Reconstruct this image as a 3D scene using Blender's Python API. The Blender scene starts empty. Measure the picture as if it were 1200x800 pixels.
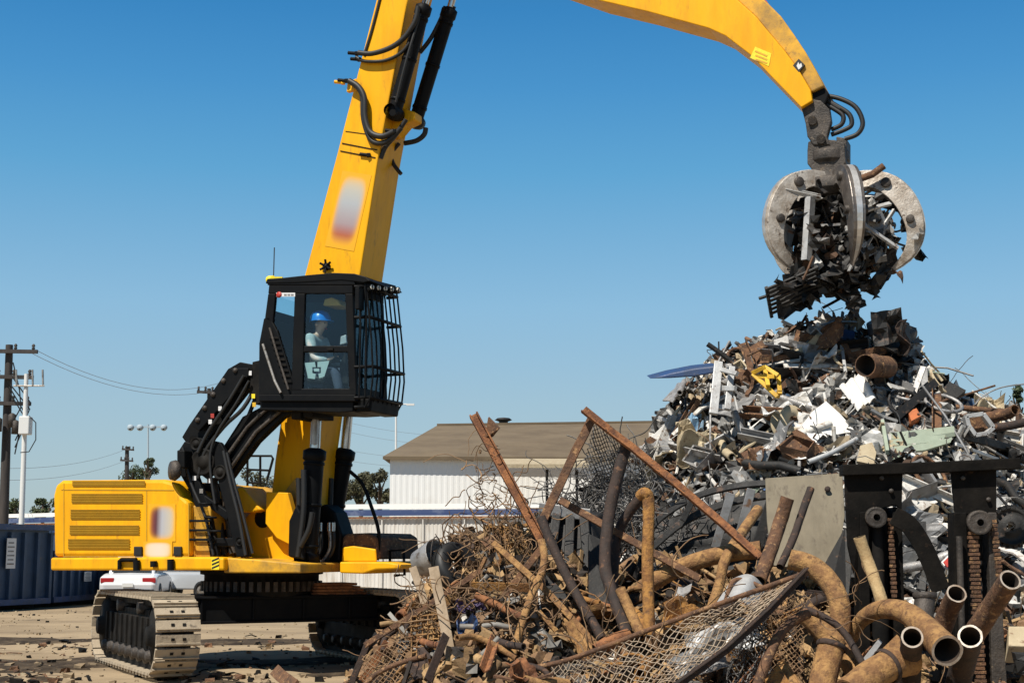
import bpy, bmesh, math, random
from mathutils import Vector, Matrix, noise
PI = math.pi
R = random.Random(11)
V = Vector
S = bpy.context.scene
COL = S.collection

# ------------------------------------------------------------------ camera geometry
FPX, CAMH, HOR = 1700.0, 1.65, 645.0           # focal length in photo pixels, eye height, horizon row
PITCH = math.atan((HOR - 400) / FPX)
CP, SP = math.cos(PITCH), math.sin(PITCH)
def ray(px, py):
    u, v = (px - 600) / FPX, (400 - py) / FPX
    return V((u, CP - v * SP, SP + v * CP))
def P(px, py, Y):                              # the point seen at a pixel at ground distance Y
    d = ray(px, py); t = Y / d.y
    return V((d.x * t, Y, CAMH + d.z * t))
def PP(path, Y=None):
    return [P(p[0], p[1], p[2] if len(p) > 2 else Y) for p in path]
def gp(px, Y):                                 # ground point
    return V((P(px, HOR, Y).x, Y, 0))

# ------------------------------------------------------------------ mesh builder
class MB:
    def __init__(self): self.v = []; self.f = []; self.mi = []; self.sm = []
    def add(self, vs, fs, mi=0, sm=False):
        o = len(self.v); self.v += [tuple(p) for p in vs]
        for f in fs: self.f.append(tuple(i + o for i in f)); self.mi.append(mi); self.sm.append(sm)
        return self
    def hexa(self, c8, mi=0):
        return self.add(c8, [(3,2,1,0),(4,5,6,7),(0,1,5,4),(1,2,6,5),(2,3,7,6),(3,0,4,7)], mi)
    def box(self, c, size, rot=None, mi=0):
        c = V(c); x, y, z = (s / 2 for s in size)
        pts = [V(p) for p in ((-x,-y,-z),(x,-y,-z),(x,y,-z),(-x,y,-z),(-x,-y,z),(x,-y,z),(x,y,z),(-x,y,z))]
        if rot is not None: pts = [rot @ p for p in pts]
        return self.hexa([p + c for p in pts], mi)
    def obox(self, c, ax, ay, az, mi=0):        # half axes
        c = V(c)
        return self.hexa([c-ax-ay-az, c+ax-ay-az, c+ax+ay-az, c-ax+ay-az, c-ax-ay+az, c+ax-ay+az, c+ax+ay+az, c-ax+ay+az], mi)
    def beam(self, p0, p1, w, h, up=V((0,0,1)), mi=0):
        p0, p1 = V(p0), V(p1); d = (p1 - p0)
        if d.length < 1e-6: return self
        dn = d.normalized(); s = dn.cross(up)
        if s.length < 1e-3: s = dn.cross(V((0,1,0)))
        s.normalize(); u = s.cross(dn)
        return self.obox((p0+p1)/2, d/2, s*(w/2), u*(h/2), mi)
    def frames(self, path):
        path = [V(p) for p in path]; n = len(path); T = []
        for i in range(n):
            t = path[min(i+1,n-1)] - path[max(i-1,0)]
            T.append(t.normalized() if t.length > 1e-9 else V((0,0,1)))
        a = V((0,0,1)) if abs(T[0].z) < .9 else V((1,0,0))
        N = [T[0].cross(a).normalized()]
        for i in range(1, n):
            m = N[-1] - T[i] * N[-1].dot(T[i])
            N.append(m.normalized() if m.length > 1e-6 else T[i].orthogonal().normalized())
        return path, T, N
    def tube(self, path, r, n=8, mi=0, caps=True, sm=True):
        path, T, N = self.frames(path); L = len(path)
        rr = r if isinstance(r, (list, tuple)) else [r]*L
        vs, fs = [], []
        for i in range(L):
            B = T[i].cross(N[i])
            for k in range(n):
                a = 2*PI*k/n; vs.append(path[i] + (N[i]*math.cos(a) + B*math.sin(a))*rr[i])
        for i in range(L-1):
            for k in range(n):
                k2 = (k+1) % n; fs.append((i*n+k, i*n+k2, (i+1)*n+k2, (i+1)*n+k))
        self.add(vs, fs, mi, sm)
        if caps:
            self.add(vs[:n], [tuple(range(n-1,-1,-1))], mi); self.add(vs[-n:], [tuple(range(n))], mi)
        return self
    def pipe(self, path, r, wall=.012, n=16, mi=0, mi_in=None, mi_lip=None, rough=0.0):
        path, T, N = self.frames(path); L = len(path)
        rr = r if isinstance(r, (list, tuple)) else [r]*L
        mi_in = mi if mi_in is None else mi_in; mi_lip = mi if mi_lip is None else mi_lip
        def ring(i, rad, nz):
            B = T[i].cross(N[i]); out = []
            for k in range(n):
                a = 2*PI*k/n; d = N[i]*math.cos(a) + B*math.sin(a)
                q = rad
                if nz: q += rough*noise.noise(path[i]*9 + d*3)
                out.append(path[i] + d*q)
            return out
        outer = [ring(i, rr[i], True) for i in range(L)]; inner = [ring(i, max(rr[i]-wall, .004), False) for i in range(L)]
        vs = [p for q in outer for p in q]; ivs = [p for q in inner for p in q]
        fs = [(i*n+k, i*n+(k+1)%n, (i+1)*n+(k+1)%n, (i+1)*n+k) for i in range(L-1) for k in range(n)]
        self.add(vs, fs, mi, True); self.add(ivs, [tuple(reversed(f)) for f in fs], mi_in, True)
        for e, flip in ((0, True), (L-1, False)):
            q = outer[e] + inner[e]; ff = [(k, n+k, n+(k+1)%n, (k+1)%n) for k in range(n)]
            self.add(q, [tuple(reversed(f)) for f in ff] if not flip else ff, mi_lip)
        return self
    def prism(self, pts, ext, mi=0):
        pts = [V(p) for p in pts]; ext = V(ext); n = len(pts)
        vs = pts + [p + ext for p in pts]
        fs = [tuple(range(n)), tuple(range(2*n-1, n-1, -1))] + [(i, n+i, n+(i+1)%n, (i+1)%n) for i in range(n)]
        return self.add(vs, fs, mi)
    def lathe(self, prof, o, axis, n=20, mi=0, sm=True):
        axis = V(axis).normalized(); a = axis.orthogonal().normalized(); b = axis.cross(a); o = V(o)
        vs = [o + axis*z + (a*math.cos(2*PI*k/n) + b*math.sin(2*PI*k/n))*r for r, z in prof for k in range(n)]
        fs = [(i*n+k, i*n+(k+1)%n, (i+1)*n+(k+1)%n, (i+1)*n+k) for i in range(len(prof)-1) for k in range(n)]
        return self.add(vs, fs, mi, sm)
    def grid(self, fn, nu, nv, th=0.0, mi=0, sm=True):   # fn(u,v)->Vector
        g = [[V(fn(i/nu, j/nv)) for j in range(nv+1)] for i in range(nu+1)]
        q = lambda i, j: i*(nv+1)+j
        fs = [(q(i,j), q(i+1,j), q(i+1,j+1), q(i,j+1)) for i in range(nu) for j in range(nv)]
        vs = [p for row in g for p in row]
        if th <= 0: return self.add(vs, fs, mi, sm)
        nm = [V((0,0,0)) for _ in vs]
        for f in fs:
            m = (vs[f[2]]-vs[f[0]]).cross(vs[f[3]]-vs[f[1]])
            for i in f: nm[i] += m
        back = [p - (m.normalized() if m.length > 1e-9 else V((0,0,1)))*th for p, m in zip(vs, nm)]
        o = len(vs); rim = [q(i,0) for i in range(nu+1)] + [q(nu,j) for j in range(1,nv+1)] + [q(i,nv) for i in range(nu-1,-1,-1)] + [q(0,j) for j in range(nv-1,0,-1)]
        self.add(vs + back, fs + [tuple(o+i for i in reversed(f)) for f in fs], mi, sm)
        self.add(vs + back, [(rim[k], o+rim[k], o+rim[(k+1)%len(rim)], rim[(k+1)%len(rim)]) for k in range(len(rim))], mi)
        return self

MW = {}                                        # world matrix of every parent, by object name
def mesh_from(mb, name, mats, inv):
    me = bpy.data.meshes.new(name)
    me.from_pydata([inv @ V(p) for p in mb.v], [], mb.f)
    for m in (mats if isinstance(mats, (list, tuple)) else [mats]): me.materials.append(m)
    me.polygons.foreach_set('material_index', mb.mi); me.polygons.foreach_set('use_smooth', mb.sm)
    me.update(); return me
def props(o, label=None, cat=None, group=None, kind=None):
    for k, v in (('label', label), ('category', cat), ('group', group), ('kind', kind)):
        if v: o[k] = v
    return o
def T(name, label, cat, loc, rz=0, group=None):
    o = bpy.data.objects.new(name, None); COL.objects.link(o); o.empty_display_size = .2
    o.location = loc; o.rotation_euler = (0,0,rz); MW[o.name] = Matrix.Translation(V(loc)) @ Matrix.Rotation(rz, 4, 'Z')
    return props(o, label, cat, group)
def part(name, mb, mats, parent, label=None, bev=0, kind=None):
    w = MW[parent.name]; o = bpy.data.objects.new(name, mesh_from(mb, name, mats, w.inverted())); COL.objects.link(o)
    o.parent = parent; MW[o.name] = w; props(o, label, kind=kind)
    if bev: bevel(o, bev)
    return o
def solo(name, mb, mats, label, cat, group=None, kind=None, bev=0):
    xs, ys, zs = zip(*mb.v); loc = V(((min(xs)+max(xs))/2, (min(ys)+max(ys))/2, min(zs)))
    o = bpy.data.objects.new(name, mesh_from(mb, name, mats, Matrix.Translation(-loc))); COL.objects.link(o)
    o.location = loc; MW[o.name] = Matrix.Translation(loc)
    if bev: bevel(o, bev)
    return props(o, label, cat, group, kind)
def struct(name, mb, mats): return solo(name, mb, mats, None, None, kind='structure')
def bevel(o, w, seg=2):
    m = o.modifiers.new('bevel', 'BEVEL'); m.width = w; m.segments = seg; m.limit_method = 'ANGLE'; m.angle_limit = .6

# ------------------------------------------------------------------ materials
def mat(name, c1, c2=None, scale=4.0, rough=.6, metal=0.0, bump=0.0, lo=.4, hi=.65, c3=None, isl=0.0, detail=6, fine=0.0, lo3=.58, hi3=.68, stretch=None):
    m = bpy.data.materials.new(name); m.use_nodes = True; nt = m.node_tree; N = nt.nodes; L = nt.links
    b = N['Principled BSDF']; b.inputs['Roughness'].default_value = rough; b.inputs['Metallic'].default_value = metal
    tc = N.new('ShaderNodeTexCoord'); co = tc.outputs['Object']
    if stretch:
        mp = N.new('ShaderNodeMapping'); mp.inputs['Scale'].default_value = stretch; L.new(co, mp.inputs['Vector']); co = mp.outputs[0]
    def nz(sc, det=detail):
        n = N.new('ShaderNodeTexNoise'); n.inputs['Scale'].default_value = sc; n.inputs['Detail'].default_value = det; n.inputs['Roughness'].default_value = .65
        L.new(co, n.inputs['Vector']); return n.outputs['Fac']
    def ramp(f, a, z):
        r = N.new('ShaderNodeMapRange'); r.inputs['From Min'].default_value = a; r.inputs['From Max'].default_value = z; L.new(f, r.inputs['Value']); return r.outputs[0]
    def mix(f, a, z):
        x = N.new('ShaderNodeMix'); x.data_type = 'RGBA'; L.new(f, x.inputs[0])
        for s, q in ((6, a), (7, z)):
            if isinstance(q, tuple): x.inputs[s].default_value = (*q, 1)
            else: L.new(q, x.inputs[s])
        return x.outputs[2]
    col = c1
    if c2: col = mix(ramp(nz(scale), lo, hi), c1, c2)
    if c3: col = mix(ramp(nz(scale*2.7), lo3, hi3), col, c3)
    if isl:
        g = N.new('ShaderNodeNewGeometry'); r = N.new('ShaderNodeMapRange'); r.inputs['To Min'].default_value = 1-isl; r.inputs['To Max'].default_value = 1+isl*.6
        L.new(g.outputs['Random Per Island'], r.inputs['Value'])
        vm = N.new('ShaderNodeVectorMath'); vm.operation = 'SCALE'
        if isinstance(col, tuple): vm.inputs[0].default_value = col
        else: L.new(col, vm.inputs[0])
        L.new(r.outputs[0], vm.inputs['Scale']); col = vm.outputs[0]
    if isinstance(col, tuple): b.inputs['Base Color'].default_value = (*col, 1)
    else: L.new(col, b.inputs['Base Color'])
    if bump:
        bp = N.new('ShaderNodeBump'); bp.inputs['Strength'].default_value = bump; bp.inputs['Distance'].default_value = .02
        L.new(nz(scale*(fine or 6), 8), bp.inputs['Height']); L.new(bp.outputs[0], b.inputs['Normal'])
    if c2 and metal < .5:
        r = N.new('ShaderNodeMapRange'); r.inputs['To Min'].default_value = max(rough-.12,.1); r.inputs['To Max'].default_value = min(rough+.2,1)
        L.new(nz(scale*1.7), r.inputs['Value']); L.new(r.outputs[0], b.inputs['Roughness'])
    return m
YEL = mat('yellow_paint', (.84,.41,.004), (.68,.31,.006), 1.6, .42, bump=.05, lo=.42, hi=.72, c3=(.36,.175,.02), lo3=.585, hi3=.80, stretch=(2.2,2.2,.5))
YEL.node_tree.nodes['Principled BSDF'].inputs['Specular IOR Level'].default_value = .25
YELD = mat('yellow_paint_grimy', (.70,.36,.012), (.30,.17,.035), 2.6, .55, bump=.1, c3=(.12,.07,.03), lo3=.58, hi3=.75)
VENT = mat('vent_brown', (.48,.27,.013), (.40,.225,.013), 5, .6)
VENTS = mat('louvre_ochre', (.52,.29,.012), (.45,.25,.012), 5, .6)
BLK = mat('black_paint', (.0045,.005,.006), (.008,.008,.008), 3, .5, c3=(.035,.03,.025), lo3=.68, hi3=.9)
BLK.node_tree.nodes['Principled BSDF'].inputs['Specular IOR Level'].default_value = .12
BLKD = mat('black_dusty', (.006,.006,.006), (.020,.0175,.015), 3, .65, bump=.2)
BLKD.node_tree.nodes['Principled BSDF'].inputs['Specular IOR Level'].default_value = .12
RUB = mat('rubber', (.012,.012,.012), None, rough=.55)
CHROME = mat('chrome_rod', (.62,.62,.62), (.45,.45,.45), 6, .22, 1.0)
STEEL = mat('worn_steel', (.42,.40,.37), (.20,.17,.14), 5, .42, .55, bump=.3, c3=(.09,.065,.045))
STEELD = mat('grimy_steel', (.075,.062,.052), (.03,.026,.023), 6, .55, .3, bump=.5, c3=(.17,.13,.09), lo3=.6, hi3=.72)
SHOE = mat('track_steel_dusty', (.42,.345,.245), (.36,.29,.205), 4, .85, .0, bump=.35, c3=(.15,.12,.09), lo3=.56, hi3=.72)
DECALW = mat('decal_white', (.66,.66,.66), None, rough=.5)
RED = mat('red_paint', (.45,.03,.02), (.30,.04,.03), 5, .5)
LYEL = mat('label_yellow', (.9,.72,.02), (.7,.55,.02), 40, .5)
SHIRT = mat('work_shirt', (.42,.46,.45), (.28,.32,.32), 10, .9)
PANTS = mat('work_trousers', (.05,.06,.09), None, rough=.9)
SKIN = mat('skin', (.62,.38,.27), None, rough=.5)
HAT = mat('blue_hard_hat', (.012,.19,.58), None, rough=.3)
WHT = mat('white_sheet', (.74,.73,.71), (.58,.55,.50), 2.2, .55, bump=.1, c3=(.34,.24,.15), lo3=.64, hi3=.76)
PALE = mat('pale_metal', (.55,.55,.54), (.33,.32,.31), 3, .42, .35, bump=.25, c3=(.16,.11,.08))
GREY = mat('grey_metal', (.25,.25,.25), (.13,.125,.12), 3, .45, .35, bump=.25, c3=(.16,.09,.05))
DARK = mat('dark_metal', (.018,.017,.016), (.009,.009,.009), 4, .6, .1, bump=.3, c3=(.10,.06,.04))
RUST = mat('rust_orange', (.29,.12,.045), (.13,.052,.024), 8, .85, bump=.7, lo=.42, hi=.58, c3=(.06,.035,.022), lo3=.58, hi3=.66)
RUSTB = mat('rust_brown', (.16,.078,.038), (.06,.033,.021), 7, .85, bump=.8, c3=(.31,.175,.08), lo3=.55, hi3=.64)
RUSTD = mat('rust_dark', (.045,.027,.02), (.022,.016,.014), 6, .8, bump=.5, c3=(.15,.075,.04))
RUSTT = mat('rust_tan', (.37,.205,.075), (.20,.10,.04), 7, .88, bump=.9, lo=.42, hi=.58, c3=(.13,.066,.03), lo3=.52, hi3=.66)
RUSTY = mat('rust_ochre', (.37,.18,.045), (.20,.09,.028), 7, .88, bump=.9, lo=.42, hi=.58, c3=(.12,.06,.028), lo3=.52, hi3=.66)
TAN = mat('tan_paint', (.46,.38,.25), (.34,.27,.17), 4, .7, bump=.25, c3=(.2,.12,.07))
BEIGE = mat('beige_steel_plate', (.205,.172,.117), (.15,.125,.085), 2.2, .7, bump=.2, c3=(.085,.065,.048), lo3=.56, hi3=.74, stretch=(2,2,.6))
BLUE = mat('blue_paint', (.022,.06,.17), (.03,.05,.10), 3, .5, bump=.2, c3=(.1,.1,.11))
LBLUE = mat('pale_blue_plastic', (.22,.40,.58), (.40,.50,.56), 5, .5)
GREEN = mat('grey_green_paint', (.33,.38,.29), (.24,.28,.21), 3, .55, bump=.15, c3=(.42,.30,.16))
YSCR = mat('yellow_scrap_paint', (.70,.42,.02), (.45,.25,.02), 6, .55)
WOOD = mat('weathered_wood', (.34,.26,.18), (.22,.16,.10), 8, .9, bump=.4, stretch=(1,1,.15))
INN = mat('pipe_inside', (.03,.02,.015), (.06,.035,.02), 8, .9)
LIPM = mat('cut_pipe_lip', (.42,.36,.30), (.25,.17,.11), 12, .6, .3)
LIPW = mat('bright_pipe_lip', (.55,.50,.44), (.33,.26,.19), 12, .5, .3)
FENCEW = mat('mesh_wire', (.40,.32,.235), (.24,.165,.105), 9, .6, .25)
WIREB = mat('rusty_wire', (.27,.165,.085), (.13,.075,.04), 6, .85, isl=.5)
WIREG = mat('grey_wire', (.16,.15,.14), (.06,.055,.05), 6, .6, .2, isl=.6)
POLEW = mat('white_pole', (.66,.66,.64), None, rough=.6)
PGREY = mat('hazed_mast', (.34,.41,.46), None, rough=.8)  # distance haze painted in: blue-grey pulled towards the sky colour
POLED = mat('creosote_pole', (.035,.03,.028), (.06,.05,.045), 6, .9, stretch=(1,1,.1))
WALLW = mat('white_cladding', (.80,.80,.78), (.76,.755,.73), .25, .55, c3=(.66,.63,.58), lo3=.6, hi3=.85)
FENW = mat('white_fence_sheet', (.66,.645,.61), (.50,.47,.42), .8, .65, c3=(.28,.22,.16), lo3=.54, hi3=.74, stretch=(3,3,.22))
NAVY = mat('navy_band', (.03,.055,.15), (.10,.13,.22), .9, .6, lo=.5, hi=.6)
ROOFM = mat('roof_shingle', (.155,.115,.07), (.115,.083,.05), .5, .9, bump=.15)
CONTB = mat('blue_container_paint', (.035,.07,.135), (.024,.048,.09), 1.2, .55, bump=.1, c3=(.10,.085,.075), lo3=.62, hi3=.8)
CARW = mat('white_car_paint', (.72,.73,.75), None, rough=.2)
CARS = mat('silver_car_paint', (.50,.52,.54), None, rough=.25, metal=.3)
TAIL = mat('tail_lamp_red', (.35,.012,.015), None, rough=.2)
LEAF = mat('leaf', (.045,.065,.022), (.08,.095,.035), .8, .7, isl=.5)
LEAFO = mat('leaf_olive', (.085,.08,.035), (.05,.05,.025), .8, .8, isl=.5)
BARK = mat('bark', (.09,.065,.045), None, rough=.9)
def glass(name, tint, refl=.06, rough=.02):
    m = bpy.data.materials.new(name); m.use_nodes = True; nt = m.node_tree; N = nt.nodes; L = nt.links
    for n in list(N): N.remove(n)
    o = N.new('ShaderNodeOutputMaterial'); t = N.new('ShaderNodeBsdfTransparent'); t.inputs[0].default_value = (*tint, 1)
    g = N.new('ShaderNodeBsdfGlossy'); g.inputs['Roughness'].default_value = rough; g.inputs[0].default_value = (.9,.95,1,1)
    fr = N.new('ShaderNodeFresnel'); fr.inputs[0].default_value = 1.5
    ad = N.new('ShaderNodeMath'); ad.operation = 'ADD'; ad.inputs[1].default_value = refl; L.new(fr.outputs[0], ad.inputs[0])
    ge = N.new('ShaderNodeNewGeometry'); fb = N.new('ShaderNodeMath'); fb.operation = 'SUBTRACT'; fb.inputs[0].default_value = 1; L.new(ge.outputs['Backfacing'], fb.inputs[1])
    mu = N.new('ShaderNodeMath'); mu.operation = 'MULTIPLY'; L.new(ad.outputs[0], mu.inputs[0]); L.new(fb.outputs[0], mu.inputs[1])
    mx = N.new('ShaderNodeMixShader'); L.new(mu.outputs[0], mx.inputs[0]); L.new(t.outputs[0], mx.inputs[1]); L.new(g.outputs[0], mx.inputs[2]); L.new(mx.outputs[0], o.inputs[0])
    return m
GLASS = glass('tinted_cab_glass', (.86,.95,.97), .015)
CARGL = mat('dark_car_glass', (.02,.025,.03), None, rough=.08)
LAMPG = mat('lamp_lens', (.7,.68,.6), None, rough=.2)
def decal_mat(name, stops, axis, lo, hi, k=1.0):
    """a printed patch whose soft-edged colours run across it"""
    m = bpy.data.materials.new(name); m.use_nodes = True; nt = m.node_tree; N = nt.nodes; L = nt.links
    b = N['Principled BSDF']; b.inputs['Roughness'].default_value = .5
    tc = N.new('ShaderNodeTexCoord'); sx = N.new('ShaderNodeSeparateXYZ'); L.new(tc.outputs['Generated'], sx.inputs[0])
    r = N.new('ShaderNodeValToRGB'); L.new(sx.outputs[axis], r.inputs[0])
    while len(r.color_ramp.elements) < len(stops): r.color_ramp.elements.new(.5)
    for e, (p, c) in zip(r.color_ramp.elements, stops): e.position = p; e.color = (*c, 1)
    # fade into the paint colour towards the patch border
    ab = []
    for ax in (lo, hi):
        s = N.new('ShaderNodeMath'); s.operation = 'SUBTRACT'; s.inputs[1].default_value = .5; L.new(sx.outputs[ax], s.inputs[0])
        e = N.new('ShaderNodeMath'); e.operation = 'ABSOLUTE'; L.new(s.outputs[0], e.inputs[0]); q = N.new('ShaderNodeMath'); q.operation = 'POWER'; L.new(e.outputs[0], q.inputs[0]); q.inputs[1].default_value = 4; ab.append(q)
    a = N.new('ShaderNodeMath'); a.operation = 'ADD'; L.new(ab[0].outputs[0], a.inputs[0]); L.new(ab[1].outputs[0], a.inputs[1])
    mr = N.new('ShaderNodeMapRange'); mr.interpolation_type = 'SMOOTHSTEP'; mr.inputs[1].default_value = .0*k; mr.inputs[2].default_value = .05; L.new(a.outputs[0], mr.inputs[0])
    mx = N.new('ShaderNodeMix'); mx.data_type = 'RGBA'; L.new(mr.outputs[0], mx.inputs[0]); L.new(r.outputs[0], mx.inputs[6]); mx.inputs[7].default_value = (.80,.385,.005,1)
    L.new(mx.outputs[2], b.inputs['Base Color']); return m
DEC_BOOM = decal_mat('boom_emblem', [(0,(.5,.2,.05)),(.18,(.36,.08,.05)),(.33,(.34,.26,.27)),(.6,(.38,.40,.42)),(1,(.55,.5,.35))], 2, 0, 2)
DEC_BODY = decal_mat('body_emblem', [(0,(.25,.02,.02)),(.3,(.10,.03,.04)),(.5,(.40,.40,.43)),(1,(.6,.5,.3))], 0, 0, 2)
DEC_TXT = decal_mat('body_lettering', [(0,(.80,.60,.4)),(.5,(.80,.62,.48)),(1,(.8,.6,.4))], 0, 0, 2)

# ------------------------------------------------------------------ world, sun, camera
SUNEL = math.radians(56)
SUNV = V((-.55, -.75, 0)).normalized() * math.cos(SUNEL) + V((0,0,math.sin(SUNEL)))
w = bpy.data.worlds.new('World'); S.world = w; w.use_nodes = True
bg = w.node_tree.nodes['Background']; sky = w.node_tree.nodes.new('ShaderNodeTexSky'); sky.sky_type = 'NISHITA'
sky.sun_disc = False; sky.sun_elevation = SUNEL; sky.sun_rotation = math.atan2(SUNV.x, SUNV.y)
sky.air_density = 1.0; sky.dust_density = .3; sky.ozone_density = 1.0; sky.altitude = 0
hs = w.node_tree.nodes.new('ShaderNodeHueSaturation'); hs.inputs['Saturation'].default_value = 1.35; hs.inputs['Hue'].default_value = .497
w.node_tree.links.new(sky.outputs[0], hs.inputs['Color']); mxs = w.node_tree.nodes.new('ShaderNodeMix'); mxs.data_type = 'RGBA'; mxs.inputs[0].default_value = .82
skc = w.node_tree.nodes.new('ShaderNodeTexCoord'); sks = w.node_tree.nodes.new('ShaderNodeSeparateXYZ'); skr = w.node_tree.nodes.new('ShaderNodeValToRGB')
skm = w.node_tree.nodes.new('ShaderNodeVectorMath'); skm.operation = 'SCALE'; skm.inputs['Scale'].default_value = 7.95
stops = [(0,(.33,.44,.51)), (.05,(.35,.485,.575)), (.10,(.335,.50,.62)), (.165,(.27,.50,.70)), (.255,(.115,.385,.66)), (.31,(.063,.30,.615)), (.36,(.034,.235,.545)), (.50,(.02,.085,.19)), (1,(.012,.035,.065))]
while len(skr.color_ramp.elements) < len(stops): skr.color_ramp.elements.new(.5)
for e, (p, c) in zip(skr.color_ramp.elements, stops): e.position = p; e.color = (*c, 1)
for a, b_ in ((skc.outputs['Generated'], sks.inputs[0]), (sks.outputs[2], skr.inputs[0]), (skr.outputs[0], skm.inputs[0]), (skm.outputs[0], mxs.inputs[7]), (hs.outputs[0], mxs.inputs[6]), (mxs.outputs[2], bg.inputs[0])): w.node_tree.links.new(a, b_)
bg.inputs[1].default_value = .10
sl = bpy.data.lights.new('sun', 'SUN'); sl.energy = 5.0; sl.angle = math.radians(.5); sl.color = (1.0,.94,.84)
so = bpy.data.objects.new('sun', sl); COL.objects.link(so); so.rotation_euler = SUNV.to_track_quat('Z', 'Y').to_euler(); so.location = (-20,-20,30)
cam = bpy.data.cameras.new('camera'); cam.sensor_width = 36; cam.lens = FPX/1200*36; cam.clip_end = 3000; cam.clip_start = .1
co = bpy.data.objects.new('camera', cam); COL.objects.link(co); co.location = (0,0,CAMH); co.rotation_euler = (PI/2 + PITCH, 0, 0)
S.camera = co
S.view_settings.view_transform = 'Standard'; S.view_settings.look = 'None'; S.view_settings.exposure = .33; S.view_settings.gamma = 1
try: S.view_settings.use_curve_mapping = False
except Exception: pass

# ================================================================== SCRAP: shared shapes
def rvec(r): return V((r.gauss(0,1), r.gauss(0,1), r.gauss(0,1))).normalized()
def basis(n, r, tilt=.7):
    n = (n + rvec(r)*tilt*r.random()).normalized(); a = n.cross(rvec(r))
    a = a.normalized() if a.length > 1e-3 else n.orthogonal().normalized()
    return a, n.cross(a), n
def f_sheet(mb, c, X, Y, Z, sx, sy, r, mi=0, nu=4, nv=3, th=0.0, amp=.25, fold=.6):
    ph, k1, k2 = r.uniform(0,6), r.uniform(1.5,5), r.uniform(1.5,5); se = V((r.uniform(0,99), r.uniform(0,99), 0)); fu = r.uniform(.3,.7); fa = r.uniform(-fold,fold)*sx
    def fn(u, v):
        z = amp*min(sx,sy)*math.sin(k1*u+k2*v+ph)*.5 + amp*min(sx,sy)*1.2*noise.noise(se+V((u*3,v*3,0))) + max(0,u-fu)*fa
        e = 1 + .25*noise.noise(se+V((u*2.2,v*2.2,5)))
        return c + X*((u-.5)*sx*e) + Y*((v-.5)*sy*e) + Z*z
    mb.grid(fn, nu, nv, th, mi, False)
def f_bar(mb, c, X, Y, Z, L, w_, h, r, mi=0):
    k = r.uniform(-.25,.25)*L; m = c + Z*k*.5; a, e = c - X*L/2, c + X*L/2 + Y*k*.4
    mb.beam(a, m, w_, h, Z, mi); mb.beam(m, e, w_, h, Z, mi)
def f_angle(mb, c, X, Y, Z, L, w_, r, mi=0):
    mb.obox(c, X*L/2, Y*w_/2, Z*.006, mi); mb.obox(c+Y*(w_/2-.006)+Z*(w_/2+.006), X*L/2, Y*.006, Z*w_/2, mi)
def f_channel(mb, c, X, Y, Z, L, w_, r, mi=0):
    mb.obox(c, X*L/2, Y*w_/2, Z*.007, mi)
    for s in (-1,1): mb.obox(c+Y*s*(w_/2-.007)+Z*(w_*.3+.007), X*L/2, Y*.007, Z*w_*.3, mi)
def f_tube(mb, c, X, Y, Z, L, rad, r, mi=0, n=10, hollow=True):
    p = [c - X*L/2, c - X*L*.15 + Y*r.uniform(-.06,.06)*L, c + X*L*.2 + Z*r.uniform(-.06,.06)*L, c + X*L/2]
    if hollow: mb.pipe(p, rad, min(.012, rad*.3), n, mi)
    else: mb.tube(p, rad, n, mi)
def f_casing(mb, c, X, Y, Z, a, b_, h, r, mi=0):
    q = [V((r.uniform(-.15,.15), r.uniform(-.15,.15), r.uniform(-.15,.15)))*a for _ in range(8)]
    P8 = [c + X*sx*a/2 + Y*sy*b_/2 + Z*sz*h/2 for sz in (-1,1) for sx, sy in ((-1,-1),(1,-1),(1,1),(-1,1))]; P8 = [p + d for p, d in zip(P8, q)]
    ce = sum(P8, V((0,0,0)))/8; I8 = [p + (ce-p)*.10 for p in P8]; o = P8 + I8
    mb.add(o, [(3,2,1,0),(0,1,5,4),(1,2,6,5),(2,3,7,6),(3,0,4,7)] + [tuple(reversed([i+8 for i in f])) for f in [(3,2,1,0),(0,1,5,4),(1,2,6,5),(2,3,7,6),(3,0,4,7)]] + [(4,5,13,12),(5,6,14,13),(6,7,15,14),(7,4,12,15)], mi)
def f_chunk(mb, c, s, r, mi=0):
    vs = [c + V((sx*s*r.uniform(.3,1), sy*s*r.uniform(.3,1), sz*s*r.uniform(.2,.8))) for sz in (-1,1) for sx, sy in ((-1,-1),(1,-1),(1,1),(-1,1))]; mb.hexa(vs, mi)
def f_ring(mb, c, X, Y, R_, rad, r, mi=0, n=16, arc=1.0):
    q = r.uniform(.6,1); mb.tube([c + X*R_*math.cos(2*PI*arc*k/n) + Y*R_*q*math.sin(2*PI*arc*k/n) for k in range(n+1)], rad, 6, mi, caps=arc < 1)
def wire(mb, c, L, rad, r, mi=0, n=14, curl=.9, flat=None):
    p = V(c); d = rvec(r); path = [p.copy()]; ax = rvec(r); w0 = r.uniform(-curl,curl)
    for k in range(n):
        d = (Matrix.Rotation(w0 + r.uniform(-.35,.35), 3, ax) @ d + rvec(r)*.15).normalized()
        if flat is not None: d = (d - flat*d.dot(flat)*.35).normalized()
        p = p + d*L/n; path.append(p.copy())
    mb.tube(path, rad, 3, mi, caps=False)


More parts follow.
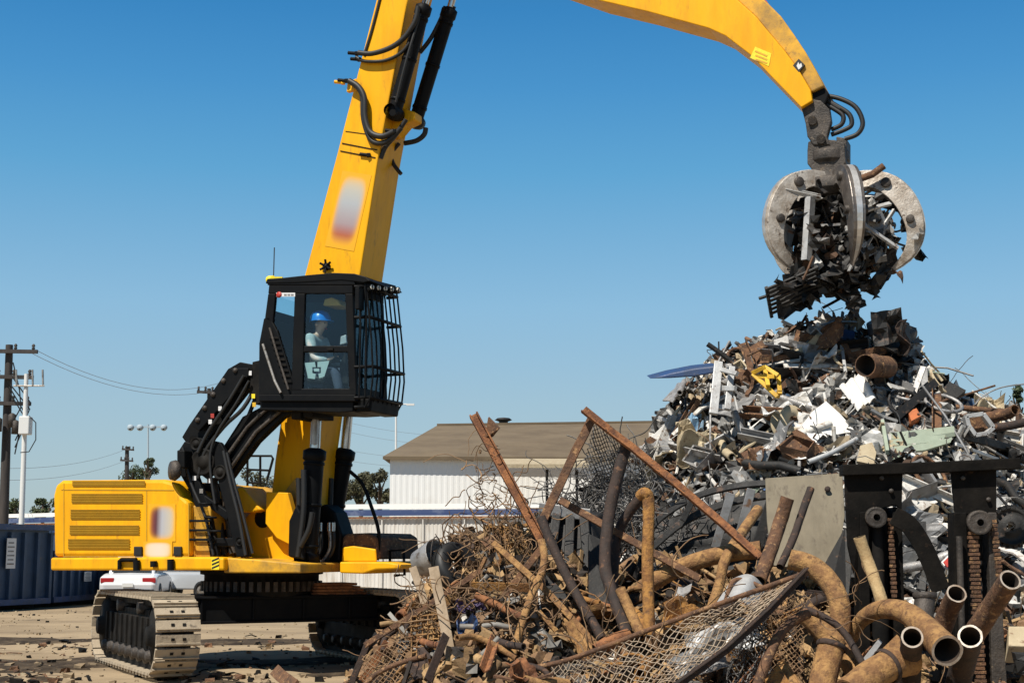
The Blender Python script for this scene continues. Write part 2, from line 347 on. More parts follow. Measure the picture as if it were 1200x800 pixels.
# ================================================================== GROUND
gm = mat('yard_dirt', (.35,.268,.172), (.20,.15,.098), .45, .95, bump=.8, lo=.42, hi=.68, c3=(.10,.076,.056), fine=12, lo3=.58, hi3=.70, detail=9, stretch=(.45,1,1))
def ground_h(x, y): 
    a = math.exp(-((y-22)/14)**2)
    return .05*a*(noise.noise(V((x*.5, y*.5, 3))) + .5*noise.noise(V((x*1.7, y*1.7, 9)))) - .03*a
g = MB(); xs = [-1500,-400,-120,-60,-30] + [-16+.25*i for i in range(129)] + [30,60,120,400,1500]
ys = [-60,0,8] + [14+.25*i for i in range(81)] + [40,50,70,100,180,400,1200,2600]
g.add([(x, y, ground_h(x,y)) for y in ys for x in xs], [(j*len(xs)+i, j*len(xs)+i+1, (j+1)*len(xs)+i+1, (j+1)*len(xs)+i) for j in range(len(ys)-1) for i in range(len(xs)-1)], 0, True)
struct('ground', g, gm)
# dark brown irregular patches lying on the dirt
om = mat('dark_ground', (.035,.026,.019), (.10,.075,.05), 2.5, .95, bump=.8, c3=(.20,.15,.10))
for q_ in (om, gm): q_.node_tree.nodes['Principled BSDF'].inputs['Specular IOR Level'].default_value = .08
def ground_patch(cx, cy, rx, ry, seed, n=40):
    m = MB(); rim = []
    for k in range(n):
        a = 2*PI*k/n; q = 1 + .6*noise.noise(V((math.cos(a)*1.6, math.sin(a)*1.6, seed))) + .4*noise.noise(V((math.cos(a)*5, math.sin(a)*5, seed)))
        rim.append((cx+rx*q*math.cos(a), cy+ry*q*math.sin(a)))
    vs = []; fs = []
    for r in range(1, 9):
        for (x, y) in rim:
            X, Y = cx+(x-cx)*r/8, cy+(y-cy)*r/8
            vs.append((X, Y, ground_h(X, Y)+.012+ (.03*(1-r/8) if r < 8 else -.02)))
    vs.append((cx, cy, ground_h(cx,cy)+.04)); c = len(vs)-1
    fs = [(c, k, (k+1) % n) for k in range(n)] + [(r*n+k, (r+1)*n+k, (r+1)*n+(k+1)%n, r*n+(k+1)%n) for r in range(7) for k in range(n)]
    return m.add(vs, fs, 0, True)
b = MB()
for a in ((gp(35,22.0), 1.7, 1.3, 1), (gp(330,22.7), 1.6, .8, 4), (gp(395,20.6), .6, .3, 8), (gp(30,19.4), .7, .35, 12), (gp(10,28), 2.0, .9, 15), (gp(300,27.5), 1.6, .8, 18), (gp(262,19.2), .4, .2, 22)):
    m = ground_patch(a[0].x, a[0].y, a[1], a[2], a[3]); b.add(m.v, m.f, 0, True)
struct('ground_patch', b, om)
# stones and crumbs on the yard, far too many to count
b = MB()
for i in range(900):
    y = R.uniform(17.5, 42); x = P(R.uniform(-30, 520), HOR, y).x; s = R.choice((.01,.012,.015,.018,.025,.035))*R.uniform(.6,1.2)
    z = ground_h(x, y)
    q = [V((R.uniform(-1,1), R.uniform(-1,1), R.uniform(-.5,1)))*s for _ in range(8)]
    vs = [V((x,y,z)) + V((sx*s*R.uniform(.5,1.2), sy*s*R.uniform(.5,1.2), sz*s*R.uniform(.4,.9)+s*.25)) for sz in (-1,1) for sx, sy in ((-1,-1),(1,-1),(1,1),(-1,1))]
    b.hexa(vs, R.choice((0,0,0,1,2)))
for i in range(420):
    cx, cy, sx, sy = R.choice(((40,21.5,70,1.6),(30,19.3,60,.7),(330,22,120,1.2),(270,19.6,90,.8),(90,26,80,2.0),(330,27,100,2.0)))
    y = cy + R.gauss(0,sy*.6); x = P(cx+R.gauss(0,sx*.6), HOR, y).x; z = ground_h(x, y); s_ = R.choice((.015,.02,.03,.05,.08))
    if R.random() < .35: X_, Y_, Z_ = basis(V((0,0,1)), R, .4); f_bar(b, V((x,y,z+.015)), X_, Y_, Z_, s_*5, s_*.5, .012, R, R.choice((1,1,3)))
    else: f_chunk(b, V((x,y,z+s_*.2)), s_, R, R.choice((1,1,0,3)))
solo('gravel', b, [gm, BLKD, TAN, RUSTB], 'loose stones and dark crumbs scattered on the bare dirt yard', 'gravel', kind='stuff')

# ================================================================== FAR BACKGROUND
def corr(mb, p0, p1, z0, z1, pitch, dep, mi=0):
    """ribbed cladding from p0 to p1 (ground points)"""
    p0, p1 = V(p0), V(p1); d = p1-p0; L = d.length; d.normalize(); nrm = V((d.y, -d.x, 0)); n = int(L/pitch); vs = []
    for i in range(n+1):
        for t, o in ((0,0),(.35,0),(.5,dep),(.85,dep)):
            x = (i+t)*pitch
            if x > L: break
            q = p0 + d*x + nrm*o; vs += [(q.x,q.y,z0),(q.x,q.y,z1)]
    mb.add(vs, [(2*i,2*i+2,2*i+3,2*i+1) for i in range(len(vs)//2-1)], mi)
# warehouse
A = P(456,HOR,75); A.z = 0; Bx = P(860,HOR,77).x; Bp = V((Bx,77,0)); zE = P(456,534,75).z
wh = T('warehouse', 'long white metal warehouse with a brown hipped roof behind the yard fence', 'warehouse', (A.x+12,82,0))
b = MB(); corr(b, A, Bp, 0, zE, .3, .010); corr(b, V((A.x, 105, 0)), A, 0, zE, .3, .010); part('wall', b, WALLW, wh)
b = MB(); e0, e1 = V((A.x-.35, A.y-.35, zE-.05)), V((Bx+.35, 76.6, zE-.02)); e2, e3 = V((Bx+.35,106,zE-.05)), V((A.x-.35,106,zE-.05))
r0 = P(512,498.5,90); r1 = P(840,494,91)
b.add([e0,e1,e2,e3,r0,r1], [(0,1,5,4),(1,2,5),(2,3,4,5),(3,0,4)]); b.add([e0-V((0,0,.12)),e1-V((0,0,.12)),e2-V((0,0,.12)),e3-V((0,0,.12))], [(0,1,2,3)])
b.beam(e0-V((0,0.02,.07)), e1-V((0,0.02,.07)), .1, .16); b.beam(r0+V((0,0,.05)), r1+V((0,0,.05)), .3, .12); part('roof', b, ROOFM, wh)
b = MB(); c0, c1 = P(588,546,70), P(690,546,70.5)
b.prism([c0+V((0,0,.10)), c1+V((0,0,.10)), c1+V((0,0,-.08)), c0+V((0,0,-.08))], (0,4.5,.55)); part('canopy', b, TAN, wh, 'beige lean-to canopy')
b = MB()
for px in (641, 676): q = P(px,550,71.5); b.beam(V((q.x,q.y,0)), q, .14, .14, up=V((0,1,0)))
part('canopy_post', b, DARK, wh)
b = MB(); q = P(590,493.5,92); b.tube([q-V((0,0,1.5)), q], .3, 10); b.lathe([(.35,0),(.55,.08),(.4,.2),(0,.25)], q, (0,0,1)); part('roof_vent', b, DARK, wh)
# yard fence: two runs
fa, fb, fc = P(-60,HOR,82), P(400,HOR,62), P(1500,HOR,53)
for q in (fa,fb,fc): q.z = 0
fn = T('yard_fence', 'white corrugated sheet fence with a navy top band along the back of the yard', 'fence', fb)
zt = P(404,606,62).z
b = MB(); corr(b, fa, fb, 0, zt, .17, .018); corr(b, fb, fc, 0, zt, .17, .018); part('fence_sheet', b, FENW, fn)
b = MB(); up = V((0,-.06,0)); zb = P(404,597.5,62).z
for p, q in ((fa,fb),(fb,fc)): b.beam(p+up+V((0,0,(zt+zb)/2+.03)), q+up+V((0,0,(zt+zb)/2+.03)), .06, zb-zt-.06)
part('top_band', b, NAVY, fn)
b = MB()
for p, q in ((fa,fb),(fb,fc)): b.beam(p+up*2+V((0,0,zt-.02)), q+up*2+V((0,0,zt-.02)), .1, .07)
part('top_rail', b, RUST, fn)
b = MB()
for p, q in ((fa,fb),(fb,fc)): b.beam(p+up*.5+V((0,0,zb+.14)), q+up*.5+V((0,0,zb+.14)), .08, .2)
part('cap_strip', b, WALLW, fn)
for t in [i/20 for i in range(21)]:
    q = fb.lerp(fc, t); b = MB(); b.beam(q+up*2, q+up*2+V((0,0,zt-.1)), .05, .03, up=V((0,1,0))); part('fence_post', b, FENW, fn)

# poles and lines
def at0(px, Y): q = P(px, HOR, Y); q.z = 0; return q
def pole(name, label, px0, px1, ytop, Y, r, mats, arms=(), cat='power pole'):
    base = at0(px0, Y); top = P(px1, ytop, Y); t = T(name, label, cat, base)
    b = MB(); b.tube([base - V((0,0,.3)), base.lerp(top,.5), top], [r*1.15, r, r*.8], 10); part('pole', b, mats, t)
    for (xa, xb, y) in arms:
        b = MB(); p, q = P(xa, y, Y-.25), P(xb, y+1, Y-.25); b.beam(p, q, .14, .14); 
        a = part('crossarm', b, mats, t)
        for k in range(4):
            c = MB(); o = p.lerp(q, .06+.29*k) + V((0,0,.07)); c.lathe([(.04,0),(.075,.05),(.04,.1),(.075,.15),(.035,.22),(0,.23)], o, (0,0,1), 8); part('insulator', c, STEELD, a)
    return t
up_ = pole('utility_pole', 'tall dark timber power pole with three crossarms and wires at the left edge', 4, 11, 404, 55, .17, POLED, ((-28,44,411),(-24,39,441),(-22,36,472)))
for px, py in ((-2,497),(-6,510),(14,492),(18,500)):
    q = P(px,py,54.6); b = MB(); b.lathe([(0,-.28),(.14,-.27),(.14,.2),(.05,.26),(0,.27)], q, (0,0,1), 10); part('transformer', b, STEELD, up_)
b = MB()
for k in range(5):
    p, q = P(12+R.uniform(-2,4), 430+R.uniform(-6,6)+k*8, 54.6), P(14+R.uniform(-2,4), 500+k*8, 54.6)
    b.tube([p, p.lerp(q,.35)+V((R.uniform(.2,.7),0,-.2)), p.lerp(q,.7)+V((R.uniform(.2,.6),0,0)), q], .025, 4, caps=False)
part('drop_wire', b, RUB, up_)
wp = pole('equipment_pole', 'slim white pole carrying a white equipment box beside the dark power pole', 25, 31, 438, 50, .09, POLEW, (), 'pole')
b = MB(); q = P(30,498.5,49.75); b.box(q, (.36,.4,.62)); part('equipment_box', b, POLEW, wp, bev=.03)
b = MB()
for (x,y0,y1) in ((19,433,452),(38,433,452),(50,433,452)): b.tube([P(x,y0,49.9), P(x+.5,y1,49.9)], .035, 6)
b.tube([P(16,452,49.9), P(52,452,49.9)], .03, 6); part('antenna_bar', b, STEEL, wp)
b = MB(); b.tube([P(34,487,49.7),P(42,495,49.7),P(42,515,49.7),P(34,529,49.7),P(24,530,49.7)], .02, 5); part('cable', b, RUB, wp)
pole('utility_pole', 'distant bare power pole with short crossarms beyond the yellow engine housing', 148, 149, 523, 120, .2, POLED, ((143,157,526),(141,156,539)))
pole('utility_pole', 'distant power pole crossarm showing left of the black cab riser', 247, 245, 455, 75, .12, POLED, ((231,259,459),))
lp = pole('floodlight_mast', 'faint tall floodlight mast above the engine housing', 174.5, 173.5, 497, 150, .10, PGREY, (), 'light mast')
b = MB(); b.beam(P(152,500,150), P(195,500,150), .15, .15); part('lamp_bar', b, PGREY, lp)
for x in (153,164,179,192):
    q = P(x,501,149.6); b = MB(); b.lathe([(.1,.25),(.3,.15),(.36,-.1),(.3,-.14),(0,-.14)], q, (0,-.8,-.6), 10); part('floodlight', b, [PGREY], lp)
lq = pole('street_lamp', 'thin pale street lamp standing between the cab and the warehouse roof', 464.5, 464, 478, 110, .09, POLEW, (), 'street lamp')
for s in (-1,1):
    b = MB(); q = P(464,478,110); b.tube([q, q+V((s*.5,0,.3)), q+V((s*.9,0,.3))], .05, 6); b.box(q+V((s*1.1,0,.27)), (.6,.25,.14)); part('lamp_head', b, POLEW, lq)
def line(label, pts, Y0, Y1, sag, r=.018, m=RUB):
    r *= .6
    p, q = P(*pts[0], Y0), P(*pts[1], Y1); b = MB(); n = 16
    b.tube([p.lerp(q, i/n) - V((0,0,sag*4*(i/n)*(1-i/n))) for i in range(n+1)], r, 5); solo('power_line', b, m, label, 'power line', 'power lines on the left horizon')
LW = mat('pale_cable', (.27,.31,.34), None, rough=.6)  # pale blue-grey so the lines stay faint against the sky
line('upper power line sagging from the top crossarm of the dark pole towards the cab', ((42,410),(262,447)), 54.7, 78, .9, .02, LW)
line('second power line sagging just under the upper one beside the dark pole', ((30,410),(262,455)), 54.7, 78, .9, .02, LW)
line('low power line rising from the left horizon to the top of the distant bare pole', ((-20,548),(148,526)), 70, 119, .5, .02, LW)
line('lowest power line running under the others to the distant bare pole', ((-20,562),(148,539)), 70, 119, .5, .02, LW)
for i, (y0, y1, lab) in enumerate(((487,502,'topmost'),(498,513,'second'),(521,524,'third'),(534,531,'lowest'))):
    p = '%s of the faint power lines crossing the sky under the cab' % lab
    line(p, ((378,y0),(620,y1)), 130, 150, 1.2, .022, LW)
# trees
def tree(label, px, Y, ytop, ybase, wpx, seed, m=LEAF, n=1500, name='tree', lobes=7):
    r = random.Random(seed); base = at0(px, Y); top = P(px, ytop, Y); k = Y/FPX; w = wpx*k/2; zb = P(px, ybase, Y).z; h = top.z - zb
    t = T(name, label, 'tree', base)
    b = MB(); b.tube([base-V((0,0,.2)), V((base.x+.1,Y,zb+h*.3)), V((base.x,Y,zb+h*.8))], [.12+.02*h,.09+.015*h,.04], 8)
    for q in range(7):
        a = r.uniform(0,2*PI); z = zb + h*r.uniform(.05,.6); b.tube([V((base.x,Y,z-.3*h)), V((base.x+w*.6*math.cos(a), Y+w*.6*math.sin(a), z+.2*h))], [.06+.01*h,.03], 6)
    part('trunk', b, BARK, t)
    b = MB(); cs = [(V((base.x+r.uniform(-.75,.75)*w, Y+r.uniform(-.6,.6)*w, zb+h*r.uniform(.15,.85))), r.uniform(.25,.5)*min(w,h)) for _ in range(lobes)]
    cs.append((V((base.x, Y, top.z-.25*h)), .28*min(w,h)))
    for i in range(n):
        c, q = r.choice(cs); d = V((r.gauss(0,1), r.gauss(0,1), r.gauss(0,1))).normalized()*q*(r.random()**.4); p = c + d; s = r.uniform(.06,.13)*(h*.12+.8)
        a = V((r.gauss(0,1), r.gauss(0,1), r.gauss(0,1))).normalized(); e = a.orthogonal().normalized()
        b.add([p-a*s, p+e*s*.5, p+a*s, p-e*s*.5], [(0,1,2,3)])
    part('crown', b, m, t)
for a in (('small olive tree directly left of the white warehouse wall',443,84,551,590,34,1),('dark bushy tree between the lift cylinder and the small olive tree',421,88,552,590,38,2),('low green tree half hidden behind the far lift cylinder',398,92,560,592,40,3)):
    tree(*a, m=LEAFO, n=1700)
tree('pointed dark conifer beside the distant bare power pole', 170,130,532,562,20,5, n=1300)
tree('wide low tree behind the distant bare power pole', 152,135,548,566,40,6, n=1300)
tree('bushy tree on the far left horizon between the two poles', 14,95,584,612,36,8, n=1200)
tree('round tree on the left horizon just right of the white pole', 47,98,580,610,32,9, n=1200)
tree('small tree on the left horizon touching the yellow engine housing', 66,105,584,612,22,10, n=900)
tree('thin dark tree at the right edge above the scrap heap', 1200,60,450,500,24,12, n=1200)
tree('bush seen through the riser beside the boom foot', 300,100,548,590,40,14, m=LEAFO, n=900)
tree('spindly bush seen between the boom foot and the far cylinder', 268,105,566,596,30,15, m=LEAFO, n=700)

# blue roll-off containers
def container(label, x0, x1, Y0, Y1, ytop, poster):
    a, c = at0(x0, Y0), at0(x1, Y1); zt = P(x1, ytop, Y1).z; d = (c-a); L = d.length; d.normalize(); nrm = V((d.y,-d.x,0)); bk = -nrm*2.3
    t = T('roll_off_container', label, 'container', (a+c)/2)
    b = MB(); o = V((0,0,.22)); up = V((0,0,zt-.22))
    b.prism([a+o, c+o, c+o+up, a+o+up], bk); b.prism([a+o+V((0,0,zt-.24))+bk*.03, c+o+V((0,0,zt-.24))+bk*.03, c+o+V((0,0,zt-.2))+bk*.03, a+o+V((0,0,zt-.2))+bk*.03], bk*.94)
    n = int(L/.55)
    for i in range(n+1):
        q = a + d*(L*i/n)*.985 + d*.05; b.obox(q+nrm*.06+V((0,0,zt*.5+.02)), d*.055, nrm*.06, V((0,0,zt*.5-.2)))
    part('hopper', b, CONTB, t)
    b = MB(); b.beam(a+nrm*.07+V((0,0,zt-.03)), c+nrm*.07+V((0,0,zt-.03)), .24, .16); b.beam(a+nrm*.05+V((0,0,.22)), c+nrm*.05+V((0,0,.22)), .2, .16); part('rim_rail', b, BLUE, t)
    b = MB(); b.beam(a-nrm*.5+V((0,0,.08)), c-nrm*.5+V((0,0,.08)), .16, .14); b.beam(a-nrm*1.7+V((0,0,.08)), c-nrm*1.7+V((0,0,.08)), .16, .14); part('skid_rail', b, BLKD, t)
    if poster:
        px, py, w, h = poster; f = (px-x0)/(x1-x0); q = a.lerp(c, f) + nrm*.125; q.z = P(px, py, q.y).z
        b = MB(); b.obox(q, d*w, nrm*.006, V((0,0,h))); s = part('poster', b, DECALW, t)
        b = MB()
        for k in range(6): b.obox(q+nrm*.008+V((0,0,h*(.7-.28*k)))-d*w*.1, d*w*(.75 if k % 2 else .6), nrm*.002, V((0,0,h*.05)))
        part('print', b, GREY, s)
container('blue ribbed scrap container with a white poster at the left edge', -60, 57, 39, 43, 617, (6,648,.2,.42))
container('blue ribbed scrap container standing under the engine housing with a small white notice', 60, 134, 43.5, 48, 622, (98,675,.26,.15))

# two parked cars seen under the engine housing
def car(label, px, Y, heading, m):
    base = at0(px, Y); t = T('parked_car', label, 'car', base, heading)
    W = MW[t.name]; X = lambda x, y, z: W @ V((x,y,z))
    def loft(secs, mb, mi=0):   # secs: list of (profile pts (x,z), y)
        n = len(secs[0][0]); vs = [X(x, y, z) for prof, y in secs for x, z in prof]
        fs = [(k*n+i, k*n+(i+1)%n, (k+1)*n+(i+1)%n, (k+1)*n+i) for k in range(len(secs)-1) for i in range(n)]
        mb.add(vs, fs + [tuple(range(n-1,-1,-1)), tuple((len(secs)-1)*n+i for i in range(n))], mi, False)
    body = [(-2.25,.38),(-2.3,.62),(-2.22,.9),(-1.75,.96),(.95,.95),(1.9,.82),(2.25,.66),(2.28,.36)]
    sh = lambda f, dz: [(x*f, z+(dz if z > .8 else 0)) for x, z in body]
    b = MB(); loft([(sh(.96,-.05),-.86),(sh(1,0),-.74),(sh(1.0,.02),0),(sh(1,0),.74),(sh(.96,-.05),.86)], b); part('body', b, m, t, bev=.05)
    roof = [(-1.72,.93),(-1.1,1.38),(-.3,1.45),(.35,1.38),(1.1,.93)]; rin = [(x*.93-.02, z-.04 if z > 1 else z) for x, z in roof]
    b = MB(); loft([(rin,-.70),([(x*.97,z) for x,z in roof],-.52),(roof,0),([(x*.97,z) for x,z in roof],.52),(rin,.70)], b); part('roof', b, m, t, bev=.06)
    for s in (-1,1):
        b = MB(); gl = [(-1.35,.99),(-.95,1.3),(.2,1.31),(.75,.99)]; b.prism([X(x, s*.69+s*.03, z) for x, z in gl], W.to_3x3() @ V((0,s*.008,0))); part('side_window', b, CARGL, t)
        b = MB(); b.obox(X(-2.24, s*.62, .76), W.to_3x3()@V((.035,0,0)), W.to_3x3()@V((0,.2,0)), V((0,0,.075))); part('tail_light', b, TAIL, t, bev=.02)
    b = MB(); b.prism([X(-1.66,-.58,1.0), X(-1.66,.58,1.0), X(-1.16,.52,1.345), X(-1.16,-.52,1.345)], W.to_3x3()@V((-.03,0,.03))); part('rear_window', b, CARGL, t)
    b = MB(); b.obox(X(-2.32,0,.62), W.to_3x3()@V((.012,0,0)), W.to_3x3()@V((0,.16,0)), V((0,0,.055))); part('number_plate', b, POLEW, t)
    b = MB(); b.obox(X(-2.28,0,.42), W.to_3x3()@V((.06,0,0)), W.to_3x3()@V((0,.78,0)), V((0,0,.07))); part('bumper', b, RUB, t, bev=.03)
    for x in (-1.4,1.4):
        for s in (-1,1):
            b = MB(); b.lathe([(.2,-.1),(.32,-.1),(.335,-.05),(.335,.05),(.32,.1),(.2,.1),(.2,-.1)], X(x,s*.78,.335), W.to_3x3()@V((0,1,0)), 20); q = part('wheel', b, RUB, t)
            b = MB(); b.lathe([(0,.06),(.06,.075),(.2,.06),(.21,-.06),(0,-.06)], X(x,s*.80,.335), W.to_3x3()@V((0,s,0)), 12); part('rim', b, STEEL, q)
car('white saloon car parked with its tail lights facing the yard', 163, 47, PI/2+.12, CARW)
car('silver car parked next to the white saloon under the engine housing', 222, 50, -.55+PI, CARS)

# ================================================================== MATERIAL HANDLER
TH = math.radians(22); C = V((-3.71, 21.8, 0)); FWD = V((math.cos(TH), -math.sin(TH), 0)); NRM = V((-math.sin(TH), -math.cos(TH), 0)); UP = V((0,0,1))
def W(a, s, z): return C + FWD*a + NRM*s + UP*z
def M(px, py, s):                                # pixel -> point on the machine's vertical plane at lateral offset s (towards the viewer)
    d = ray(px, py); o = V((0,0,CAMH)); t = ((C + NRM*s) - o).dot(NRM) / d.dot(NRM); return o + d*t
def MA(px, py, s): q = M(px, py, s); return (q-C).dot(FWD), q.z
def mpr(mb, pts, s0, s1, mi=0): return mb.prism([M(x, y, s0) for x, y in pts], NRM*(s1-s0), mi)
def mtube(mb, pts, r, n=8, mi=0, s=.4, caps=True):
    return mb.tube([M(p[0], p[1], p[2] if len(p) > 2 else s) for p in pts], r, n, mi, caps)
def smooth_path(pts, k=4):                       # Catmull-Rom through points of any dimension
    out = []; n = len(pts)
    for i in range(n-1):
        p0, p1, p2, p3 = pts[max(i-1,0)], pts[i], pts[i+1], pts[min(i+2,n-1)]
        for j in range(k):
            t = j/k; out.append(tuple(.5*((2*b_)+(-a_+c_)*t+(2*a_-5*b_+4*c_-d_)*t*t+(-a_+3*b_-3*c_+d_)*t**3) for a_,b_,c_,d_ in zip(p0,p1,p2,p3)))
    out.append(tuple(pts[-1])); return out
mh = T('material_handler', 'large yellow tracked scrap handler with raised black cab, tall boom and grapple', 'scrap handler', C, -TH)

# --- engine housing
b = MB(); mpr(b, [(63,652),(62,580),(65,568),(72,562.5),(191,561.5),(203,565),(213,581),(221,588),(221,652)], 1.42, -1.42)
body = part('engine_housing', b, YEL, mh, bev=.05)
b = MB(); mpr(b, [(221,653),(221,592),(247,592),(247,653)], 1.30, -1.30); part('side_door', b, YELD, mh, bev=.02)
b = MB(); mpr(b, [(59,668),(59,653),(247,652),(262,653),(262,668)], 1.46, -1.46); part('lower_frame', b, YEL, mh, bev=.03)
b = MB(); mpr(b, [(196,562),(222,585),(258,585),(258,572),(240,566)], .9, -1.2); part('rear_hood', b, YELD, mh, bev=.03)
for (x0,x1,y0,y1) in ((85,170,564.5,568.5),(84,167,579.5,588),(83,164,598,607),(82,163,616.5,625),(80,152,632.5,642)):
    b = MB(); mpr(b, [(x0,y1),(x0,y0),(x1,y0),(x1,y1)], 1.422, 1.427); v_ = part('vent', b, VENT, mh)
    b = MB(); n = 2 if y1-y0 < 5 else 3
    for k in range(n+1):
        y = y0 + (y1-y0)*k/n; p, q = M(x0,y,1.435), M(x1,y,1.435); b.obox((p+q)/2, (q-p)/2, (NRM*.5+UP)*.016, (UP*.5-NRM)*.003)
    part('louvre', b, VENTS, v_)
b = MB()
for pts in (((75,566),(75,652)),((72,573.5),(204,574)),((172,575),(172,652)),((221.3,590),(221.3,652)),((75,651.5),(221,651.5))):
    p, q = M(*pts[0],1.42), M(*pts[1],1.42); b.beam(p, q, .012, .012, up=NRM)
part('panel_gap', b, VENT, mh)
for x in (163,209.5):
    b = MB(); mpr(b, [(x-4.5,651),(x-4.5,640),(x+4.5,640),(x+4.5,651)], 1.42, 1.46); part('latch', b, RUB, mh, bev=.01)
for pts in ([(140,667),(140,657),(142,655.5),(152,655.5),(160,655.5)], [(160,668),(160,656)], [(180,664),(180,657)], [(200,668),(200,655)]):
    b = MB(); mtube(b, pts, .03 if len(pts) > 2 else .05, 8, s=1.5); part('grab_handle', b, BLK, mh)
b = MB(); mpr(b, [(174,634),(174,590),(206,590),(206,634)], 1.424, 1.428); part('emblem', b, DEC_BODY, mh)
b = MB(); mpr(b, [(168,654),(168,634),(202,634),(202,654)], 1.430, 1.433); part('lettering', b, DEC_TXT, mh)
b = MB(); mpr(b, [(248,667),(248,654),(257,654),(257,667)], 1.462, 1.466); hz = part('hazard_plate', b, LYEL, mh)
b = MB()
for k in range(3): mpr(b, [(248.3,660-2+k*4.2-2),(256.7,654.4+k*4.2-2),(256.7,656.4+k*4.2-2),(248.3,662-2+k*4.2-2)], 1.467, 1.469)
part('hazard_stripe', b, RUB, hz)
for y in (610,621,632): # grab rungs on the side panel
    b = MB(); mtube(b, [(223,y,1.31),(223,y,1.42),(246,y,1.42),(246,y,1.31)], .02, 6); part('rung', b, BLK, mh)

# --- deck, swing frame, front platform
b = MB(); mpr(b, [(262,671),(262,653),(300,655),(352,660),(352,671)], 1.35, -1.35); part('deck', b, YELD, mh, bev=.02)
for s0, s1 in ((.55,.42),(-.42,-.55)):
    b = MB(); mpr(b, [(285,656),(283,630),(288,606),(296,597),(312,597),(321,604),(324,618),(338,632),(348,650),(350,663),(285,663)], s0, s1)
    fr = part('boom_bracket', b, YEL, mh, bev=.015)
    b = MB(); p = M(308,607,s0); b.lathe([(0,.02),(.10,.02),(.14,0),(.14,-.02)], p, NRM, 16); part('pivot_pin', b, BLKD, fr)
b = MB(); mpr(b, [(311,613),(312,576),(337,577),(344,604),(344,640),(324,630)], .70, .58); part('hose_guard', b, YEL, mh, bev=.01)
b = MB(); mpr(b, [(276,600),(275,572),(283,570),(300,590),(306,597),(296,600)], .8, .2); part('tank_cover', b, YEL, mh, bev=.02)
b = MB(); mpr(b, [(400,655),(401,630),(405,625),(432,624),(440,629),(442,655)], .2, -1.2); part('front_cover', b, RUSTB, mh, bev=.03)
b = MB(); mpr(b, [(400,658),(401,641),(414,639),(440,643),(441,658)], .24, .2); mpr(b, [(398,671),(398,658),(440,658),(452,658),(470,661),(468,666),(440,667),(425,672)], .5, -1.3); part('front_platform', b, YEL, mh, bev=.02)
b = MB(); mtube(b, [(457,669,-.2),(457,645,-.2),(473,644,-.2),(474,673,-.2),(462,674,-.2)], .022, 8); part('front_rail', b, BLK, mh)
b = MB(); mtube(b, smooth_path([(410,552,.1),(424,566,.1),(434,590,.1),(444,624,.1),(442,656,.1)]), .028, 8); part('mirror_arm', b, BLK, mh)
b = MB()
for pts in ([(290,590),(290,536),(293,534),(318,534),(320,537),(313,562)], [(290,550),(317,551)], [(290,565),(306,566)], [(305,566),(305,534)]): mtube(b, pts, .02, 6, s=-.9)
part('hand_rail', b, BLK, mh)

# --- undercarriage
AX = V((.454,-.891,0)).normalized(); LT = V((-AX.y, AX.x, 0))
b = MB(); b.lathe([(0,.98),(.78,.98),(.84,1.02),(.84,1.30),(.9,1.31),(.9,1.37),(0,1.37)], C, UP, 40); ring = part('slew_ring', b, BLKD, mh)
b = MB()
for k in range(48):
    a = 2*PI*k/48; d = V((math.cos(a), math.sin(a), 0)); b.obox(C+d*.86+UP*1.14, d*.03, V((-d.y,d.x,0))*.03, UP*.07)
part('gear_teeth', b, STEELD, ring)
b = MB(); z0, z1 = .66, .99
b.obox(C+UP*(z0+z1)/2, LT*1.55, AX*.75, UP*(z1-z0)/2)
b.obox(C+UP*(z1+.006), LT*1.62, AX*.80, UP*.02); b.obox(C+UP*(z0-.006), LT*1.6, AX*.79, UP*.02)
for k in (-1.1,-.35,.4,1.1): b.obox(C+LT*k+AX*.762+UP*(z0+z1)/2, LT*.02, AX*.02, UP*.15)
part('carbody', b, BLK, mh, bev=.012)
for k in range(4):
    b = MB(); q = C + LT*(.95-.02*k) + AX*.45 + UP*(1.03+.045*k); b.obox(q, LT*(.42-.03*k), AX*.3, UP*.018); part('step_plate', b, RUST, mh)
